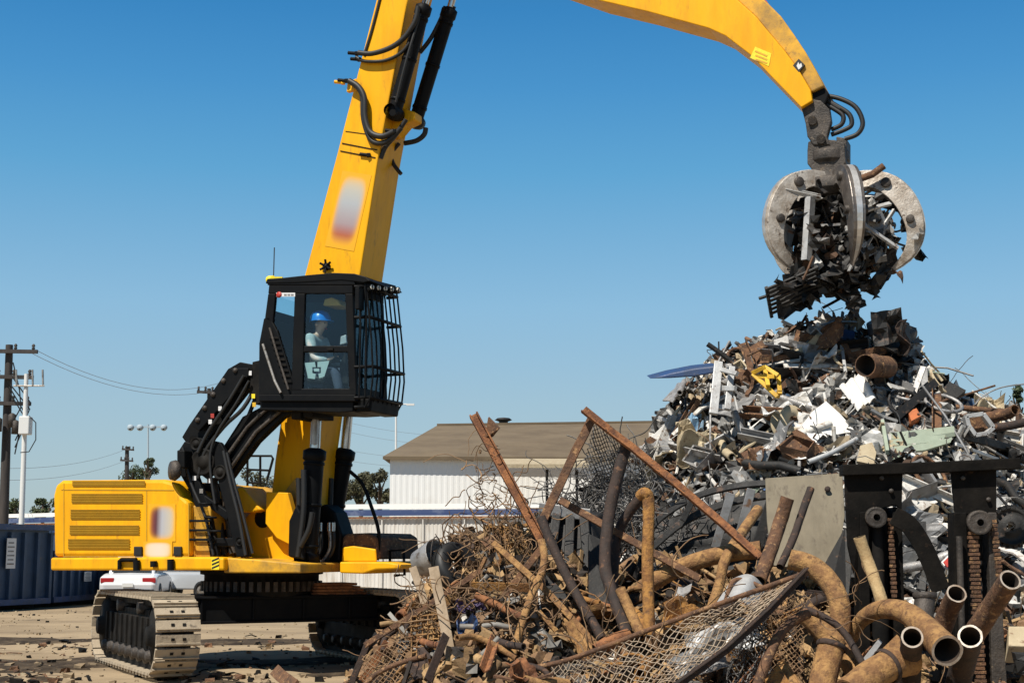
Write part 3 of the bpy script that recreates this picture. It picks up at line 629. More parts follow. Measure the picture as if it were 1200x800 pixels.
def track(sgn):
    c = C + LT*(1.75*sgn); hl, r = 1.60, .485; zc = r + .055; off = lambda u, l, z: c + AX*u + LT*l + UP*z
    per = []; n = 52; Lp = 4*hl + 2*PI*r
    for k in range(n):
        s = Lp*k/n
        if s < 2*hl: u, z, tu, tz = -hl+s, zc+r, 1, 0
        elif s < 2*hl+PI*r: a = (s-2*hl)/r; u, z, tu, tz = hl+r*math.sin(a), zc+r*math.cos(a), math.cos(a), -math.sin(a)
        elif s < 4*hl+PI*r: u, z, tu, tz = hl-(s-2*hl-PI*r), zc-r, -1, 0
        else: a = (s-4*hl-PI*r)/r; u, z, tu, tz = -hl-r*math.sin(a), zc-r*math.cos(a), -math.cos(a), math.sin(a)
        per.append((u, z, tu, tz))
    b = MB()
    for i, (u, z, tu, tz) in enumerate(per):
        t = AX*tu + UP*tz; nn = AX*(-tz) + UP*tu; p = off(u, 0, z)
        b.obox(p, t*(Lp/n*.41), LT*.29, nn*.018); b.obox(p+nn*.030+t*.045, t*.010, LT*.288, nn*.022)
        for l in (-.075,.075): b.obox(p+LT*l+nn*.02-t*.012, t*.018, LT*.022, nn*.006, 1)
        for l in (-.11,.11): b.obox(p+LT*l-nn*.06, t*(Lp/n*.5), LT*.028, nn*.05, 1)
    tr = part('track', b, [SHOE, BLKD], mh)
    b = MB(); b.obox(off(0,0,zc), AX*(hl-.25), LT*.2, UP*.22); b.obox(off(0,0,zc+.26), AX*(hl-.6), LT*.13, UP*.05); b.obox(off(0,.2*-sgn,zc-.1), AX*(hl-.1), LT*.03, UP*.1)
    for k in range(9): b.obox(off(-1.3+.32*k, -.21, zc+.02), AX*.03, LT*.02, UP*.2)
    part('track_frame', b, BLKD, tr, bev=.01)
    for u, nm in ((hl,'idler'),(-hl,'sprocket')):
        b = MB(); b.lathe([(0,.3),(.12,.3),(.15,.22),(.38,.2),(.42,.12),(.44,.0),(.42,-.12),(.38,-.2),(.15,-.22),(.12,-.3),(0,-.3)], off(u,0,zc), LT, 24)
        if nm == 'sprocket':
            for k in range(18):
                a = 2*PI*k/18; d = AX*math.cos(a)+UP*math.sin(a); b.obox(off(u,0,zc)+d*.44, d*.045, (AX*-math.sin(a)+UP*math.cos(a))*.035, LT*.05)
        part(nm, b, BLKD, tr)
    for k in range(8):
        b = MB(); b.lathe([(0,.26),(.06,.26),(.08,.2),(.13,.18),(.11,.05),(.11,-.05),(.13,-.18),(.08,-.2),(.06,-.26),(0,-.26)], off(-1.4+.4*k,0,.27), LT, 14); part('roller', b, STEELD, tr)
    for k in (-.7,.6):
        b = MB(); b.lathe([(0,.2),(.09,.2),(.09,-.2),(0,-.2)], off(k,0,zc+.33), LT, 12); part('carrier_roller', b, STEELD, tr)
track(-1); track(1)

# --- cab riser (black parallel linkage) 
for s0, s1 in ((1.30,1.22),(.66,.58)):
    b = MB(); mpr(b, [(246,653),(239,622),(222,575),(211,556),(209,528),(216,517),(225,519),(229,552),(244,592),(256,652)], s0, s1); mpr(b, [(258,518),(265,530),(266,552),(277,592),(292,652),(277,652),(263,592),(252,552),(249,525)], s0, s1)
    mpr(b, [(216,518),(230,512),(258,518),(262,540),(243,562),(224,548)], s0-.004, s1+.004); mpr(b, [(232,585),(240,580),(268,600),(266,610)], s0-.004, s1+.004); mpr(b, [(244,640),(246,630),(284,630),(287,640)], s0-.004, s1+.004); rt = part('riser_tower', b, BLK, mh, bev=.012)
    for (x,y,r_) in ((238,541,.19),(230,520,.09),(258,553,.10),(249,632,.06),(281,634,.06),(222,560,.06)):
        c_ = MB(); c_.lathe([(0,.03),(r_*.45,.03),(r_*.5,.012),(r_*.85,.012),(r_,.03),(r_*1.04,.0),(r_*1.04,-.03)], M(x,y,s0), NRM, 20); part('pivot_plate', c_, BLKD, rt)
b = MB()
for (x,y) in ((214,540),(224,570),(240,610),(256,640),(262,600),(280,640)): p, q = M(x,y,1.22), M(x,y,.66); b.tube([p,q], .045, 8)
for y in (566,584,602,620,638): mpr(b, [(226+(y-566)*.27,y+9),(226+(y-566)*.27,y),(258+(y-566)*.36,y),(258+(y-566)*.36,y+9)], .95, .85)
part('riser_crossbar', b, BLKD, mh)
b = MB()
for (x0,y0,x1,y1) in ((246,650,228,560),(262,650,250,560),(274,648,262,566)): mtube(b, [(x0,y0,1.0),(x1,y1,1.0)], .06, 8)
part('riser_cylinder', b, STEELD, mh)
for k, (x, y) in enumerate(((234,590),(240,606),(246,622))):
    b = MB(); mtube(b, [(x,y,1.30),(x,y,1.42),(x+13,y,1.42),(x+13,y,1.30)], .018, 6); part('riser_step', b, BLK, mh)
for k, pts in enumerate(([(266,530),(272,556),(284,600),(296,648)],[(262,528),(270,566),(280,606),(288,650)],[(214,524),(224,566),(240,604),(250,650)],[(286,440),(268,470),(244,506),(232,530)],[(292,446),(276,474),(254,508),(246,540),(252,590)])):
    b = MB(); mtube(b, smooth_path([(x,y,1.34) for x,y in pts]), .022+.006*(k % 2), 7); part('riser_hose', b, RUB, mh)
for x, y in ((262,446),(250,462),(240,478),(276,434),(232,492)):
    b = MB(); b.lathe([(0,.03),(.035,.025),(.04,0)], M(x,y,1.32), NRM, 8); part('bolt_head', b, STEELD, mh)
for pts in ([(318,474),(290,500),(262,540)],[(330,480),(300,506),(268,552)]):
    b = MB(); mtube(b, [(x,y,1.18) for x,y in pts], .028, 7); part('riser_pipe', b, STEELD, mh)
def arm(name, pts, pairs, lab=None):
    for s0, s1 in pairs:
        b = MB(); mpr(b, pts, s0, s1); part(name, b, BLK, mh, bev=.012)
arm('upper_link', [(219,520),(213,512),(222,497),(267,432),(281,424),(297,427),(305,430),(305,452),(290,456),(240,520),(230,527)], ((1.20,1.08),(.80,.68)))
arm('link_guard', [(225,499),(233,505),(291,440),(291,431),(268,431)], ((1.32,1.26),))
arm('lower_link', [(252,560),(247,545),(284,488),(318,470),(346,470),(346,482),(330,489),(300,518),(268,562),(260,566)], ((1.15,1.0),(.85,.70)))
b = MB()
for (x,y) in ((296,436),(280,455),(255,492),(330,478),(258,556),(226,515)): b.tube([M(x,y,1.28), M(x,y,.62)], .06, 10)
mpr(b, [(296,424),(305,422),(306,470),(300,474),(292,462)], 1.28, .62); part('link_pin', b, BLKD, mh)
b = MB(); mtube(b, smooth_path([(300,452,1.2),(285,478,1.3),(262,500,1.3),(240,530,1.3),(232,560,1.3)]), .03, 7); mtube(b, smooth_path([(302,458,1.0),(292,485,1.1),(280,510,1.1),(270,540,1.1)]), .03, 7); part('riser_hose', b, RUB, mh)
for (x,y,m_) in ((258,478.5,DECALW),(249,487,RED),(246.5,494,DECALW),(247,563,DECALW),(221,538,DECALW),(293,437,DECALW),(297,464,LYEL),(298,474,YSCR),(228,560,DECALW),(236,575,STEEL)):
    b = MB(); mpr(b, [(x-2,y+2.6),(x-2,y-2.6),(x+2,y-2.6),(x+2,y+2.6)], 1.321 if y < 500 and x < 290 else 1.302, 1.326 if y < 500 and x < 290 else 1.307); part('sticker', b, m_, mh)
b = MB(); mpr(b, [(207,548),(207,527),(216,527),(216,548)], 1.5, 1.3); part('riser_lamp', b, BLK, mh, bev=.02)
b = MB(); b.lathe([(0,.06),(.13,.05),(.15,-.02),(.10,-.08),(0,-.1)], M(204,551,1.5), NRM*.8-FWD*.6, 14); part('horn', b, STEELD, mh)

# --- boom
BN = [(318,640),(316,600),(322,540),(330,486),(357,322),(395,180),(441,0),(478,-140),(492,-165)]
BF = [(520,-160),(511,-130),(476,8),(443,185),(422,320),(374,483),(366,540),(362,600),(352,652)]
b = MB(); mpr(b, BN+BF, .36, -.36); boom = part('boom', b, YEL, mh, bev=.02)
b = MB()
for pts in ([(401,168),(442,176)],[(399,177),(440,185)]): p, q = M(*pts[0],.362), M(*pts[1],.362); b.beam(p, q, .015, .015, up=NRM)
p, q = M(405,154,.362), M(450,160,.362); b.beam(p,q,.01,.01,up=NRM)
part('boom_clamp', b, BLK, boom)
def patch(name, px, py, s_, tilt, w_, h_, m, parent):   # thin printed patch lying on a side plate, turned by tilt in the plate's plane
    c = M(px, py, s_); zx = UP*math.cos(tilt) + FWD*math.sin(tilt); xx = FWD*math.cos(tilt) - UP*math.sin(tilt); B = MB(); B.box((0,0,0), (w_,.0015,h_))
    me = mesh_from(B, name, m, Matrix.Identity(4)); o = bpy.data.objects.new(name, me); COL.objects.link(o); o.parent = parent
    wm = Matrix((( xx.x, -NRM.x, zx.x, c.x), (xx.y, -NRM.y, zx.y, c.y), (xx.z, -NRM.z, zx.z, c.z), (0,0,0,1))); o.matrix_local = MW[parent.name].inverted() @ wm; MW[o.name] = wm
patch('boom_emblem', 408, 247, .364, .24, .50, 1.15, DEC_BOOM, boom)
b = MB(); q = M(382,312,.40)
for k in range(6): d = Matrix.Rotation(2*PI*k/6, 3, NRM) @ UP; b.tube([q, q+d*.10+NRM*.03], .018, 5)
b.lathe([(0,.03),(.05,.02),(.06,-.05)], q, NRM, 10); part('boom_fitting', b, BLK, boom)
def hose(pts, r, s=None, name='hose', parent=None, k=5, m=RUB):
    b = MB(); pts = [p if len(p) > 2 else (p[0],p[1],s) for p in pts]
    b.tube([M(*p) for p in smooth_path(pts, k)], r, 8); return part(name, b, m, parent or boom)
hose([(420,62),(436,63),(458,56),(474,44),(486,26),(490,8)], .04, .46, 'boom_hose')
hose([(417,67),(428,72),(452,71),(470,62),(480,50)], .026, .42, 'boom_hose')
hose([(409,95),(420,102),(427,115),(428,138),(434,155),(448,160),(462,154)], .045, .46, 'boom_hose')
hose([(412,97),(424,110),(426,140),(434,163),(446,168),(458,163),(470,150)], .04, .42, 'boom_hose')
hose([(492,62),(505,45),(517,22),(522,8)], .035, -.3, 'boom_hose')
hose([(474,168),(488,165),(497,158),(499,150)], .04, -.2, 'boom_hose')
hose([(446,186),(452,172),(464,158),(476,140)], .035, .3, 'boom_hose')
hose([(470,204),(461,192),(459,180),(468,168)], .03, -.1, 'boom_hose')
hose([(427,64),(434,42),(441,16),(448,-12),(455,-40)], .022, .37, 'boom_hose')
for x, y, s_ in ((418,63,.42),(406,95,.42),(402,97,.40),(462,154,.45),(421,70,.40),(432,182,.38)):
    b = MB(); q = M(x,y,s_); b.box(q, (.06,.06,.06)); b.tube([q, q-FWD*.14+UP*.03], .03, 6); part('hose_fitting', b, BLK if x != 402 else YEL, boom, bev=.01)
b = MB(); mpr(b, [(406,108),(407,96),(417,92),(420,104)], .38, .30); part('boom_lug', b, YEL, boom, bev=.01)
# stick cylinders and their boom bracket
b = MB(); mpr(b, [(448,148),(456,132),(470,126),(486,131),(486,140),(474,146),(464,158),(450,160)], .13, -.13); part('cylinder_bracket', b, YEL, boom, bev=.02)
def cyl(name, p, q, s, rb, rod_to, r_rod, parent=mh):
    b = MB(); a, e = M(*p,s), M(*q,s); d = (e-a).normalized(); b.tube([a, e], rb, 18)
    b.lathe([(0,-.16),(rb*.9,-.16),(rb*1.15,-.05),(rb*1.15,.05),(rb*.9,.16)], a, NRM, 16)
    b.lathe([(rb*1.02,-.14),(rb*1.18,-.12),(rb*1.18,.0),(rb*.6,.04)], e, d, 18)
    for t in (.12,.5,.88): b.lathe([(rb,-.02),(rb*1.1,-.02),(rb*1.1,.02),(rb,.02)], a.lerp(e,t), d, 16)
    o = part(name, b, BLK, parent); b = MB(); f = M(*rod_to, s); b.tube([e, f], r_rod, 14); b.lathe([(0,-.1),(r_rod*2,-.1),(r_rod*2,.1),(0,.1)], f, NRM, 14); part('piston_rod', b, CHROME, o); return o
cyl('stick_cylinder', (462,132), (497,8), .30, .105, (548,-165), .055)
cyl('stick_cylinder', (487,142), (527,12), -.36, .105, (575,-160), .055)
b = MB(); b.tube([M(460,132,.48), M(487,142,-.5)], .05, 12); part('cylinder_pin', b, BLK, boom)
hose([(498,0,.36),(478,64,.46),(464,120,.42)], .02, None, 'boom_hose', k=3)
hose([(533,8,-.36),(510,80,-.46),(493,138,-.42)], .02, None, 'boom_hose', k=3)
# lift cylinders
cyl('lift_cylinder', (360,655), (369,528), .72, .14, (373,440), .075)
cyl('lift_cylinder', (382,655), (404,528), -.45, .14, (412,440), .075)
for (x0,y0,x1,y1,s) in ((344,650,350,560,.85),(349,652,356,550,.95),(378,650,388,560,-.2),(352,640,366,600,1.0)):
    hose([(x0,y0),((x0+x1)/2+3,(y0+y1)/2),(x1,y1)], .04, s, 'lift_hose', mh)
b = MB(); mpr(b, [(337,652),(338,610),(347,590),(352,600),(356,656)], .95, .75); mpr(b, [(366,655),(362,600),(380,590),(392,600),(400,625),(398,658)], .2, -.2); part('hose_manifold', b, BLK, mh, bev=.03)
for k, x in enumerate((372,376,386,390)):
    hose([(x,616),(x+1,640),(x-6,655),(x-16,663)], .028, .3, 'lift_hose', mh, m=STEEL if k % 2 == 0 else RUB)
    b = MB(); b.tube([M(x,622,.32), M(x,612,.32)], .035, 8); part('hose_end', b, CHROME, mh)
b = MB(); mpr(b, [(316,640),(318,596),(345,560),(372,596),(368,650)], .42, .37); part('boom_foot', b, YELD, mh, bev=.02)

# --- stick (goosenecked) with its hose cover and grapple
SB = [(475,-88),(520,-70),(600,-34),(700,0),(760,14),(830,33),(850,42),(880,65),(905,91),(939,126)]
ST = [(952,118),(950,106),(937,84),(921,62),(905,43),(886,20),(864,0),(830,-24),(780,-50),(700,-85),(600,-125),(490,-178),(455,-160),(452,-120)]
b = MB(); mpr(b, SB+ST, .30, -.30); stick = part('stick', b, YEL, mh, bev=.012)
b = MB(); inn = [(864,1),(886,21),(905,44),(921,63),(937,85),(951,108)]; out = [(966,101),(957,84),(944,61),(930,40),(915,19),(900,4),(880,-14),(850,-30),(780,-64),(700,-100),(700,-84),(780,-49),(830,-23)]
mpr(b, inn+out, .26, -.26); part('hose_cover', b, YELD, stick, bev=.02)
b = MB(); mpr(b, [(879,68),(885,55),(904,63),(901,78)], .302, .305); lb = part('safety_label', b, LYEL, stick)
b = MB()
for k in range(3):
    p, q = M(885+k*.2,60+k*5,.306), M(899,66+k*4.2,.306); b.beam(p, q, .022, .004, up=NRM)
part('label_print', b, YELD, lb)
b = MB(); mpr(b, [(929,77),(936,69),(943,76),(936,85)], .30, .26); s_ = part('small_plate', b, RUB, stick)
b = MB(); mpr(b, [(933.5,77.5),(935.5,73),(937,76),(939,74),(940,78),(936,82)], .302, .306); part('plate_mark', b, DECALW, s_)
b = MB(); mpr(b, [(876,0),(884,-4),(898,1),(903,8),(896,10)], .15, .0); part('hose_clamp', b, RED, stick)
# grapple
gr = MB()
mpr(gr, [(939,126),(950,116),(962,118),(972,128),(974,142),(969,160),(973,170),(953,170),(946,160),(944,145)], .22, .10); mpr(gr, [(939,126),(950,116),(962,118),(972,128),(974,142),(969,160),(973,170),(953,170),(946,160),(944,145)], -.10, -.22)
mpr(gr, [(946,176),(947,166),(958,163),(978,164),(990,168),(991,190),(984,200),(985,212),(955,212),(950,196),(946,192)], .20, -.20)
mpr(gr, [(980,190),(980,160),(992,162),(992,186)], .12, -.22)
gr.lathe([(0,.24),(.20,.24),(.27,.18),(.27,.06),(.22,.02),(.22,-.16),(.36,-.20),(.38,-.34),(.28,-.42),(0,-.42)], M(972,196,0), UP, 24)
for x, y in ((952,141),(962,163)): gr.tube([M(x,y,.27), M(x,y,-.27)], .06, 12)
grap = part('grapple', gr, STEELD, mh, bev=.012)
b = MB(); mpr(b, [(944,119),(946,103),(962,98),(972,110),(966,124)], .2, -.2); part('stick_end_clamp', b, BLK, stick, bev=.02)
for pts in ([(966,112),(985,116),(1003,126),(1011,144),(1005,157),(990,163)], [(966,116),(980,124),(995,134),(998,146),(990,152),(974,158)], [(963,120),(978,128),(988,136),(986,146),(974,152)], [(960,108),(975,122),(985,128)]):
    hose([(p[0],p[1],.1) for p in pts], .032, None, 'grapple_hose', grap)
hub = M(980,210,0); 
prof_o = [(.18,.06),(.45,.07),(.74,-.03),(.95,-.27),(1.06,-.60),(1.03,-.90),(.87,-1.14),(.585,-1.32)]
prof_i = [(.18,-.22),(.40,-.16),(.59,-.27),(.735,-.45),(.83,-.68),(.845,-.89),(.775,-1.07),(.575,-1.305)]
wid = [.13,.12,.12,.12,.115,.10,.07,.012]
TINE = mat('tine_steel', (.52,.47,.41), (.24,.185,.135), 5, .5, .35, bump=.5, c3=(.10,.07,.05))
TINEE = mat('tine_edge', (.66,.64,.61), (.45,.42,.38), 5, .35, .6, bump=.2)
TINED = mat('tine_wear_dark', (.17,.15,.135), (.08,.065,.055), 4, .38, .55, bump=.2, c3=(.3,.27,.24))
az = math.atan2(-1, .03)
tp = smooth_path([o_+i_+(w_,) for o_,i_,w_ in zip(prof_o, prof_i, wid)], 3)
prof_o = [q[0:2] for q in tp]; prof_i = [q[2:4] for q in tp]; wid = [q[4] for q in tp]
for k in range(5):
    a = az + 2*PI*k/5; d = V((math.cos(a), math.sin(a), 0)); t = V((-d.y, d.x, 0)); b = MB(); N = len(wid)
    sc = 1.02 if abs(d.x) > .5 else 1.0
    vs = []
    for (ro,zo),(ri,zi),w_ in zip(prof_o, prof_i, wid):
        vs += [hub+d*ro*sc+UP*zo+t*w_*.7, hub+d*ro*sc+UP*zo-t*w_*.7, hub+d*ri*sc+UP*zi-t*w_, hub+d*ri*sc+UP*zi+t*w_]
    fs = [(i*4+j, i*4+(j+1)%4, i*4+4+(j+1)%4, i*4+4+j) for i in range(N-1) for j in range(4)] + [(3,2,1,0), tuple(4*N-4+i for i in range(4))]
    b.add(vs, fs); tn = part('tine', b, TINED if k == 0 else TINE, grap, bev=.015)
    b = MB(); vs = []
    for (ro,zo),w_ in zip(prof_o[5:], wid[5:]): 
        p = hub+d*(ro*sc+.018)+UP*zo; vs += [p+t*w_*.32, p-t*w_*.32, p-t*w_*.25-d*.03, p+t*w_*.25-d*.03]
    n2 = N-5; b.add(vs, [(i*4+j, i*4+(j+1)%4, i*4+4+(j+1)%4, i*4+4+j) for i in range(n2-1) for j in range(4)] + [(3,2,1,0), tuple(4*n2-4+i for i in range(4))]); part('tine_rib', b, TINEE, tn)
    for (r_,z_,q_) in ((.62,-.12,.065),(.90,-.62,.055)):
        b = MB(); b.lathe([(0,-.145),(q_*.9,-.145),(q_,-.14),(q_,.14),(q_*.9,.145),(0,.145)], hub+d*r_*sc+UP*z_, t, 14); part('tine_pin', b, STEELD, tn)
    b = MB(); b.tube([hub+d*.16-UP*.30, hub+d*.52*sc-UP*.36], .07, 10); b.tube([hub+d*.5*sc-UP*.36, hub+d*.82*sc-UP*.48], .04, 8); part('tine_cylinder', b, BLKD, tn)
b = MB(); b.lathe([(0,-.62),(.12,-.6),(.2,-.4),(.22,-.2),(.2,0)], hub, UP, 16); part('grapple_hub', b, STEELD, grap)

# --- cab
SN, SF = 1.50, .55
cb = MB()
mpr(cb, [(303,470),(303,462),(416,462),(417,470)], SN, SF); mpr(cb, [(304,480),(305,470),(414,470),(413,482),(396,483)], SN-.06, SF+.06)
mpr(cb, [(313,334),(314,328),(360,325),(414,324),(416,334)], SN+.01, SF-.01)
sides = [[(314,344),(315,334),(413,334),(413,344)], [(345,344),(357,344),(354,458),(341,458)], [(404,344),(413,344),(417,458),(409,458)], [(356,405),(407,405),(408,412.5),(355,412.5)],
         [(341,455),(417,455),(417,463),(341,463)], [(309,373),(316,371),(325,388),(342,442),(341,463),(303,463),(303.5,402)], [(314,344),(322.5,344),(319.5,378),(310,374)]]
for s0, s1 in ((SN,SN-.07),(SF+.07,SF)):
    for q in sides: cb.prism([M(x,y,SN)+NRM*(s0-SN) for x,y in q], NRM*(s1-s0))
def cabp(px, py, s): return M(px,py,SN) + NRM*(s-SN)         # a point of the near side's outline moved across the cab
for y0, y1 in ((334,343),(452,463)):
    cb.prism([cabp(413.5,y1,SN-.072), cabp(413.5,y0,SN-.072), cabp(413.5,y0,SF+.072), cabp(413.5,y1,SF+.072)], -FWD*.06)
cb.prism([cabp(303.5,402,SN-.072), cabp(309,373,SN-.072), cabp(309,373,SF+.072), cabp(303.5,402,SF+.072)], FWD*.05)
cb.prism([cabp(303,462,SN-.072), cabp(303.5,402,SN-.072), cabp(303.5,402,SF+.072), cabp(303,462,SF+.072)], FWD*.05)
cb.prism([cabp(309,373,SN-.072), cabp(311,362,SN-.072), cabp(311,362,SF+.072), cabp(309,373,SF+.072)], FWD*.05)
cab = part('cab', cb, BLK, mh, bev=.012)
b = MB(); mpr(b, [(311,332),(313,326.5),(330,325.5),(362,322),(390,319.5),(415,320.5),(428,324),(434,329),(426,331),(400,328),(350,331)], SN+.02, SF-.02); part('roof_guard', b, BLK, cab, bev=.01)
for nm, q in (('rear_side_window', [(322.5,344),(345,344),(341,442),(326,388),(319.5,378)]), ('door_window', [(357,344),(404,344),(407,405),(355.5,405)]), ('lower_door_window', [(355,412.5),(408,412.5),(409,456),(353.5,456)])):
    for s in (SN-.035, SF+.035):
        b = MB(); b.prism([cabp(x,y,s) for x,y in q], NRM*.006); part(nm, b, GLASS, cab)
b = MB(); b.prism([cabp(413.5,452,SN-.09), cabp(413,343,SN-.09), cabp(413,343,SF+.09), cabp(413.5,452,SF+.09)], -FWD*.006); part('windscreen', b, GLASS, cab)
b = MB(); b.prism([cabp(310,366,SN-.09), cabp(314,344,SN-.09), cabp(314,344,SF+.09), cabp(310,366,SF+.09)], FWD*.006); part('rear_window', b, GLASS, cab)
# louvred strip and grab rail on the rear corner
b = MB(); mtube(b, [(308,403),(312,415),(322,446),(329,460)], .02, 6, s=SN+.04); part('corner_rail', b, STEEL, cab)
b = MB(); mtube(b, [(316,384),(325,415),(338,456)], .018, 6, s=SN+.03); part('corner_rail', b, STEELD, cab)
b = MB()
for k in range(9):
    x, y = 316+k*2.0, 394+k*6.4; mpr(b, [(x,y+2.6),(x-1,y),(x+9,y),(x+10,y+2.6)], SN+.02, SN)
part('air_louvre', b, BLKD, cab)
# door details
b = MB(); mpr(b, [(383,410),(383,407.5),(390,407.5),(390,410)], SN+.03, SN); part('door_handle', b, BLKD, cab)
b = MB(); mpr(b, [(324,347.5),(324,343),(346,343),(346,347.5)], SN+.003, SN+.008); st = part('cab_sticker', b, DECALW, cab)
b = MB(); b.lathe([(.045,0),(.045,.003),(0,.003)], M(327,345.3,SN+.009), NRM, 12); part('sticker_dot', b, RED, st)
b = MB()
for k in range(3): mpr(b, [(333+k*4,346.4),(333+k*4,344.4),(336+k*4,344.4),(336+k*4,346.4)], SN+.009, SN+.011)
part('sticker_print', b, GREY, st)
mk = MB(); mpr(mk, [(361,443),(357,425),(369,424),(370,430),(366,430),(366,437),(370,438),(369,444)], SN-.045, SN-.048); mpr(mk, [(374,443),(373,438),(376,437),(376,430),(372,430),(372,424),(386,422.5),(380,441)], SN-.045, SN-.048)
mpr(mk, [(368,435),(368,431.5),(374,431.5),(374,435)], SN-.045, SN-.048); part('window_marking', mk, mat('marking_grey', (.36,.42,.40), None, rough=.6), cab)
# interior
b = MB(); mpr(b, [(352,448),(353,440),(378,440),(381,448)], 1.41, .98); mpr(b, [(350,441),(349,395),(354,385),(360,388),(361,440)], 1.40, 1.0); mpr(b, [(351,384),(352,371),(359,371),(360,384)], 1.31, 1.11); part('operator_seat', b, RUB, cab, bev=.03)
b = MB(); mpr(b, [(368,428),(368,421),(396,418),(398,424)], 1.43, 1.37); mpr(b, [(368,428),(368,421),(396,418),(398,424)], .70, .60); mpr(b, [(396,450),(398,425),(404,412),(408,450)], 1.3, .6); part('console', b, BLKD, cab, bev=.02)
b = MB(); mtube(b, [(393,420,1.40),(394,408,1.40)], .022, 8); mtube(b, [(393,420,.65),(394,408,.65)], .022, 8); part('joystick', b, RUB, cab)
b = MB(); mpr(b, [(378,358),(380,350),(388,348),(396,351),(400,358)], 1.3, .9); part('ochre_block', b, mat('block_ochre', (.55,.33,.06), None, rough=.7), cab, bev=.02)  # small ochre block under the cab roof
b = MB(); mpr(b, [(398,404),(399,394),(405,392),(406,402)], 1.36, 1.32); part('monitor', b, PALE, cab, bev=.01)
# front guard cage
b = MB(); f0 = lambda s, y, e: cabp(414, y, s) + FWD*e
prof = [(333,.17),(345,.20),(400,.27),(440,.29),(466,.25),(478,.16)]
n = 8
for k in range(n):
    s = SN - .02 + (SF-SN)*k/(n-1); b.tube([f0(s, y-(9*k/(n-1) if y < 340 else 0), e) for y, e in prof], .014, 6)
for y, e in ((336,.185),(372,.235),(430,.285),(466,.25),(477,.17)):
    b.tube([f0(SN+.0, y, 0.02), f0(SN-.02, y, e), f0(SF-.02, y, e), f0(SF-.02, y, 0.02)], .024, 6)
for e in (.09,.18): b.tube([f0(SN,336,e), f0(SN,380,e+.02), f0(SN,466,e)], .016, 6)
part('front_guard', b, BLK, cab)
b = MB(); b.prism([cabp(x,y,SF+.10) for x,y in ((318,458),(318,343),(411,343),(414,458))], NRM*-.02); part('dark_backing', b, mat('dark_backing_teal', (.012,.034,.05), None, rough=.8), cab)  # dark sheet added across the far windows to darken the view through
b = MB(); b.prism([cabp(413,482,SN-.1), cabp(415,466,SN-.1), cabp(415,466,SF+.0), cabp(413,482,SF+.0)], FWD*.22); part('front_footplate', b, BLK, cab, bev=.02)
b = MB(); b.prism([cabp(414,333,SN-.02), cabp(414,326,SN-.02), cabp(414,322,SF), cabp(414,331,SF)], FWD*.18); part('light_bracket', b, BLK, cab, bev=.01)
for k in range(5):
    q = f0(SN-.08-.2*k, 337-2*k, .21); b = MB(); b.box(q, (.10,.10,.08)); b.lathe([(.035,.06),(.045,.05),(0,.052)], q, FWD, 10); wl = part('work_light', b, BLK, cab)
    b = MB(); b.lathe([(.036,.056),(.03,.064),(0,.066)], q, FWD*.9+NRM*.4, 10); part('lens', b, LAMPG, wl)
b = MB(); q = M(317,328,SN-.1); b.lathe([(0,.05),(.05,.05),(.06,.03),(.06,-.05),(0,-.05)], q, FWD*-1, 12); b.box(q+FWD*.12, (.14,.1,.06)); part('beacon', b, LYEL, cab)
b = MB(); mtube(b, [(320.5,326),(321.5,290)], .008, 5, s=SN-.2); part('antenna', b, RUB, cab)
b = MB(); q = f0(SN+.08, 352, .14); b.box(q, (.06,.16,.30), Matrix.Rotation(-TH,3,'Z')); b.tube([q, f0(SN,345,.1)], .014, 6); part('mirror', b, BLK, cab, bev=.015)
b = MB(); mtube(b, [(369,484,.85),(368,520,.85)], .05, 10); b.tube([M(360,484,1.0), M(360,486,.6)], .04, 8); part('cab_mount', b, STEEL, cab)
for x, y in ((361,484),(347,486),(300,462)):
    b = MB(); mpr(b, [(x-6,y+5),(x-6,y-4),(x+6,y-4),(x+6,y+5)], 1.2, .6); part('mount_pad', b, BLKD, cab, bev=.015)

# --- operator
def skin_mesh(name, verts, edges, rad, root, lev=2):
    me = bpy.data.meshes.new(name); me.from_pydata([tuple(v) for v in verts], edges, []); o = bpy.data.objects.new(name, me); COL.objects.link(o)
    m = o.modifiers.new('skin', 'SKIN'); m.use_smooth_shade = True
    for i, r in enumerate(rad):
        sv = me.skin_vertices[0].data[i]; sv.radius = r if isinstance(r, tuple) else (r, r); sv.use_root = (i == root)
    s = o.modifiers.new('sub', 'SUBSURF'); s.levels = s.render_levels = lev
    dg = bpy.context.evaluated_depsgraph_get(); dg.update(); out = bpy.data.meshes.new_from_object(o.evaluated_get(dg)); bpy.data.objects.remove(o); bpy.data.meshes.remove(me)
    for p in out.polygons: p.use_smooth = True
    return out
def skin_part(name, me, m, parent):
    o = bpy.data.objects.new(name, me); COL.objects.link(o); me.materials.clear(); me.materials.append(m); me.transform(MW[parent.name].inverted()); o.parent = parent; MW[o.name] = MW[parent.name]; return o
ha, hz_ = MA(375,381,1.21); sC = 1.21; K = 1.0
Hh = lambda a, s, z: W(ha+a, sC+s, hz_+z)
zf = -.98
joints = dict(pel=(-.10,0,-.70), spi=(-.09,0,-.48), che=(-.06,0,-.25), nek=(-.03,0,-.14), hd0=(0,0,-.06), hd1=(.02,0,.03), hd2=(.01,0,.10), nos=(.115,0,-.01),
  shn=(-.05,.19,-.20), eln=(.05,.215,-.50), wrn=(.27,.20,-.52), han=(.34,.19,-.50), shf=(-.05,-.19,-.20), elf=(.05,-.25,-.50), wrf=(.27,-.28,-.52), haf=(.34,-.29,-.50),
  hin=(-.06,.10,-.72), knn=(.32,.12,-.66), ann=(.40,.12,-.98), ton=(.54,.12,-1.0), hif=(-.06,-.10,-.72), knf=(.32,-.12,-.66), anf=(.40,-.12,-.98), tof=(.54,-.12,-1.0))
